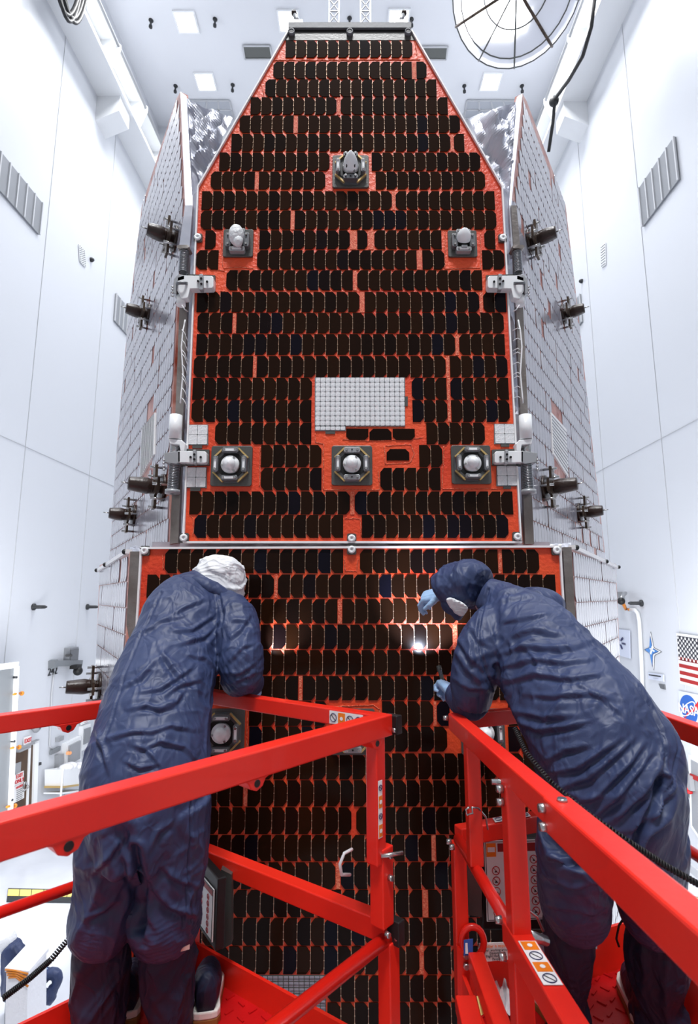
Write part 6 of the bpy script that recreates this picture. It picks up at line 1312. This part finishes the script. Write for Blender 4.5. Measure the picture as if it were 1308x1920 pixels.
sl = bpy.data.lights.new('flashlight_beam', 'SPOT'); sl.energy = 34; sl.color = (.72, .8, 1.0); sl.spot_size = R(70); sl.spot_blend = .6; sl.shadow_soft_size = .008
so = bpy.data.objects.new('flashlight_beam', sl); link(so); so.location = c + ax * .012; tgt = P(800, 1150, 2.56); so.rotation_euler = (tgt - so.location).to_track_quat('-Z', 'Y').to_euler()

# ---- seated person far below on the hall floor
m3 = empty('person', FL(70, 1900), 'small seated person in navy coverall far below at the lower left', 'person')
dd = 8.4; b = MB()
loft(b, smoothstep_path([pr(22, 1860, dd, 17, .2), pr(28, 1828, dd, 20, .2), pr(24, 1795, dd, 19, .19), pr(22, 1772, dd, 17, .15), pr(20, 1762, dd, 7, .07)]), 16)
loft(b, smoothstep_path([pr(32, 1772, dd - .1, 7, .07), pr(46, 1795, dd - .2, 8, .07), pr(58, 1822, dd - .3, 6.5, .06), pr(70, 1832, dd - .35, 5, .05)]), 12)
loft(b, smoothstep_path([pr(30, 1858, dd, 13, .12), pr(70, 1832, dd - .3, 11, .11), pr(104, 1825, dd - .4, 9.5, .09), pr(108, 1838, dd - .4, 9, .08), pr(92, 1875, dd - .35, 8, .07)]), 14)
loft(b, smoothstep_path([pr(30, 1868, dd, 13, .12), pr(60, 1858, dd - .4, 12, .11), pr(78, 1866, dd - .5, 11, .1), pr(66, 1890, dd - .5, 10, .09), pr(60, 1920, dd - .45, 9, .08)]), 14)
cloth('coverall', b, .022, 'navy', m3, smooth=2, seed=6, amp=.02, scale=3.5)
g = MB(); g.ball(P(14, 1766, dd), .13, 14, 10, (.9, 1, 1.15)); g.ball(P(19, 1776, dd - .03), .07, 12, 8); g.build('hood', 'hood_white', m3)
for (x, y) in ((76, 1812), (70, 1837)): hand(m3, P(x - 5, y, dd - .4), P(x + 4, y + 2, dd - .42) - P(x - 4, y, dd - .4), (0, -.5, .8), 1, 1.1, (.4, .5, .6, .7))
b = MB(); b.slab([P(12, 1818, 7.1), P(52, 1824, 7.1), P(50, 1990, 7.1), P(8, 1990, 7.1)], (0, .4, 0)); 
cr = empty('equipment_crate', P(30, 1985, 7.3), 'white crate wrapped in film beside the seated person', 'crate'); b.build('body', 'clear_bag', cr)
b = MB()
for k2 in range(4): b.tube([P(10 + 2 * k2, 1818 + 5 * k2, 7.08), P(30, 1820 + 4 * k2, 7.08), P(53, 1826 + 8 * k2, 7.08)], .012, 5)
b.build('amber_tape', 'amber', cr, kind='stuff'); MB().slab([P(9, 1815, 7.08), P(54, 1821, 7.08), P(54, 1828, 7.08), P(9, 1822, 7.08)], (0, .42, 0)).build('lid', 'clear_bag', cr)
b = MB(); b.slab([FL(8, 1930), FL(70, 1930), FL(70, 1900), FL(8, 1900)], (0, 0, .45)); tag(b.build('work_stool', 'gray_mid'), 'low gray stool under the seated person', 'stool')
# crumpled white cloth on the right basket floor
b = MB(); rr = random.Random(9); cc = P(934, 1872, 2.06); vs = []; nn = 18
for j in range(nn + 1):
    for i in range(nn + 1):
        u, v = i / nn - .5, j / nn - .5; q = cc + Vector((u * .13, v * .26, 0)); q.z = CZ - 1.335 + .09 * max(0, 1 - (u * u + v * v) * 3) * (.5 + abs(noise.noise((u * 6, v * 6, 2.0))) * 1.6) + .02 * abs(noise.noise((u * 17, v * 17, 5.0))); vs.append(q)
b.add(vs, [(j * (nn + 1) + i, j * (nn + 1) + i + 1, (j + 1) * (nn + 1) + i + 1, (j + 1) * (nn + 1) + i) for j in range(nn) for i in range(nn)])
tag(b.build('crumpled_cloth', 'hood_white'), 'crumpled white wipe lying on the right basket floor', 'cloth')
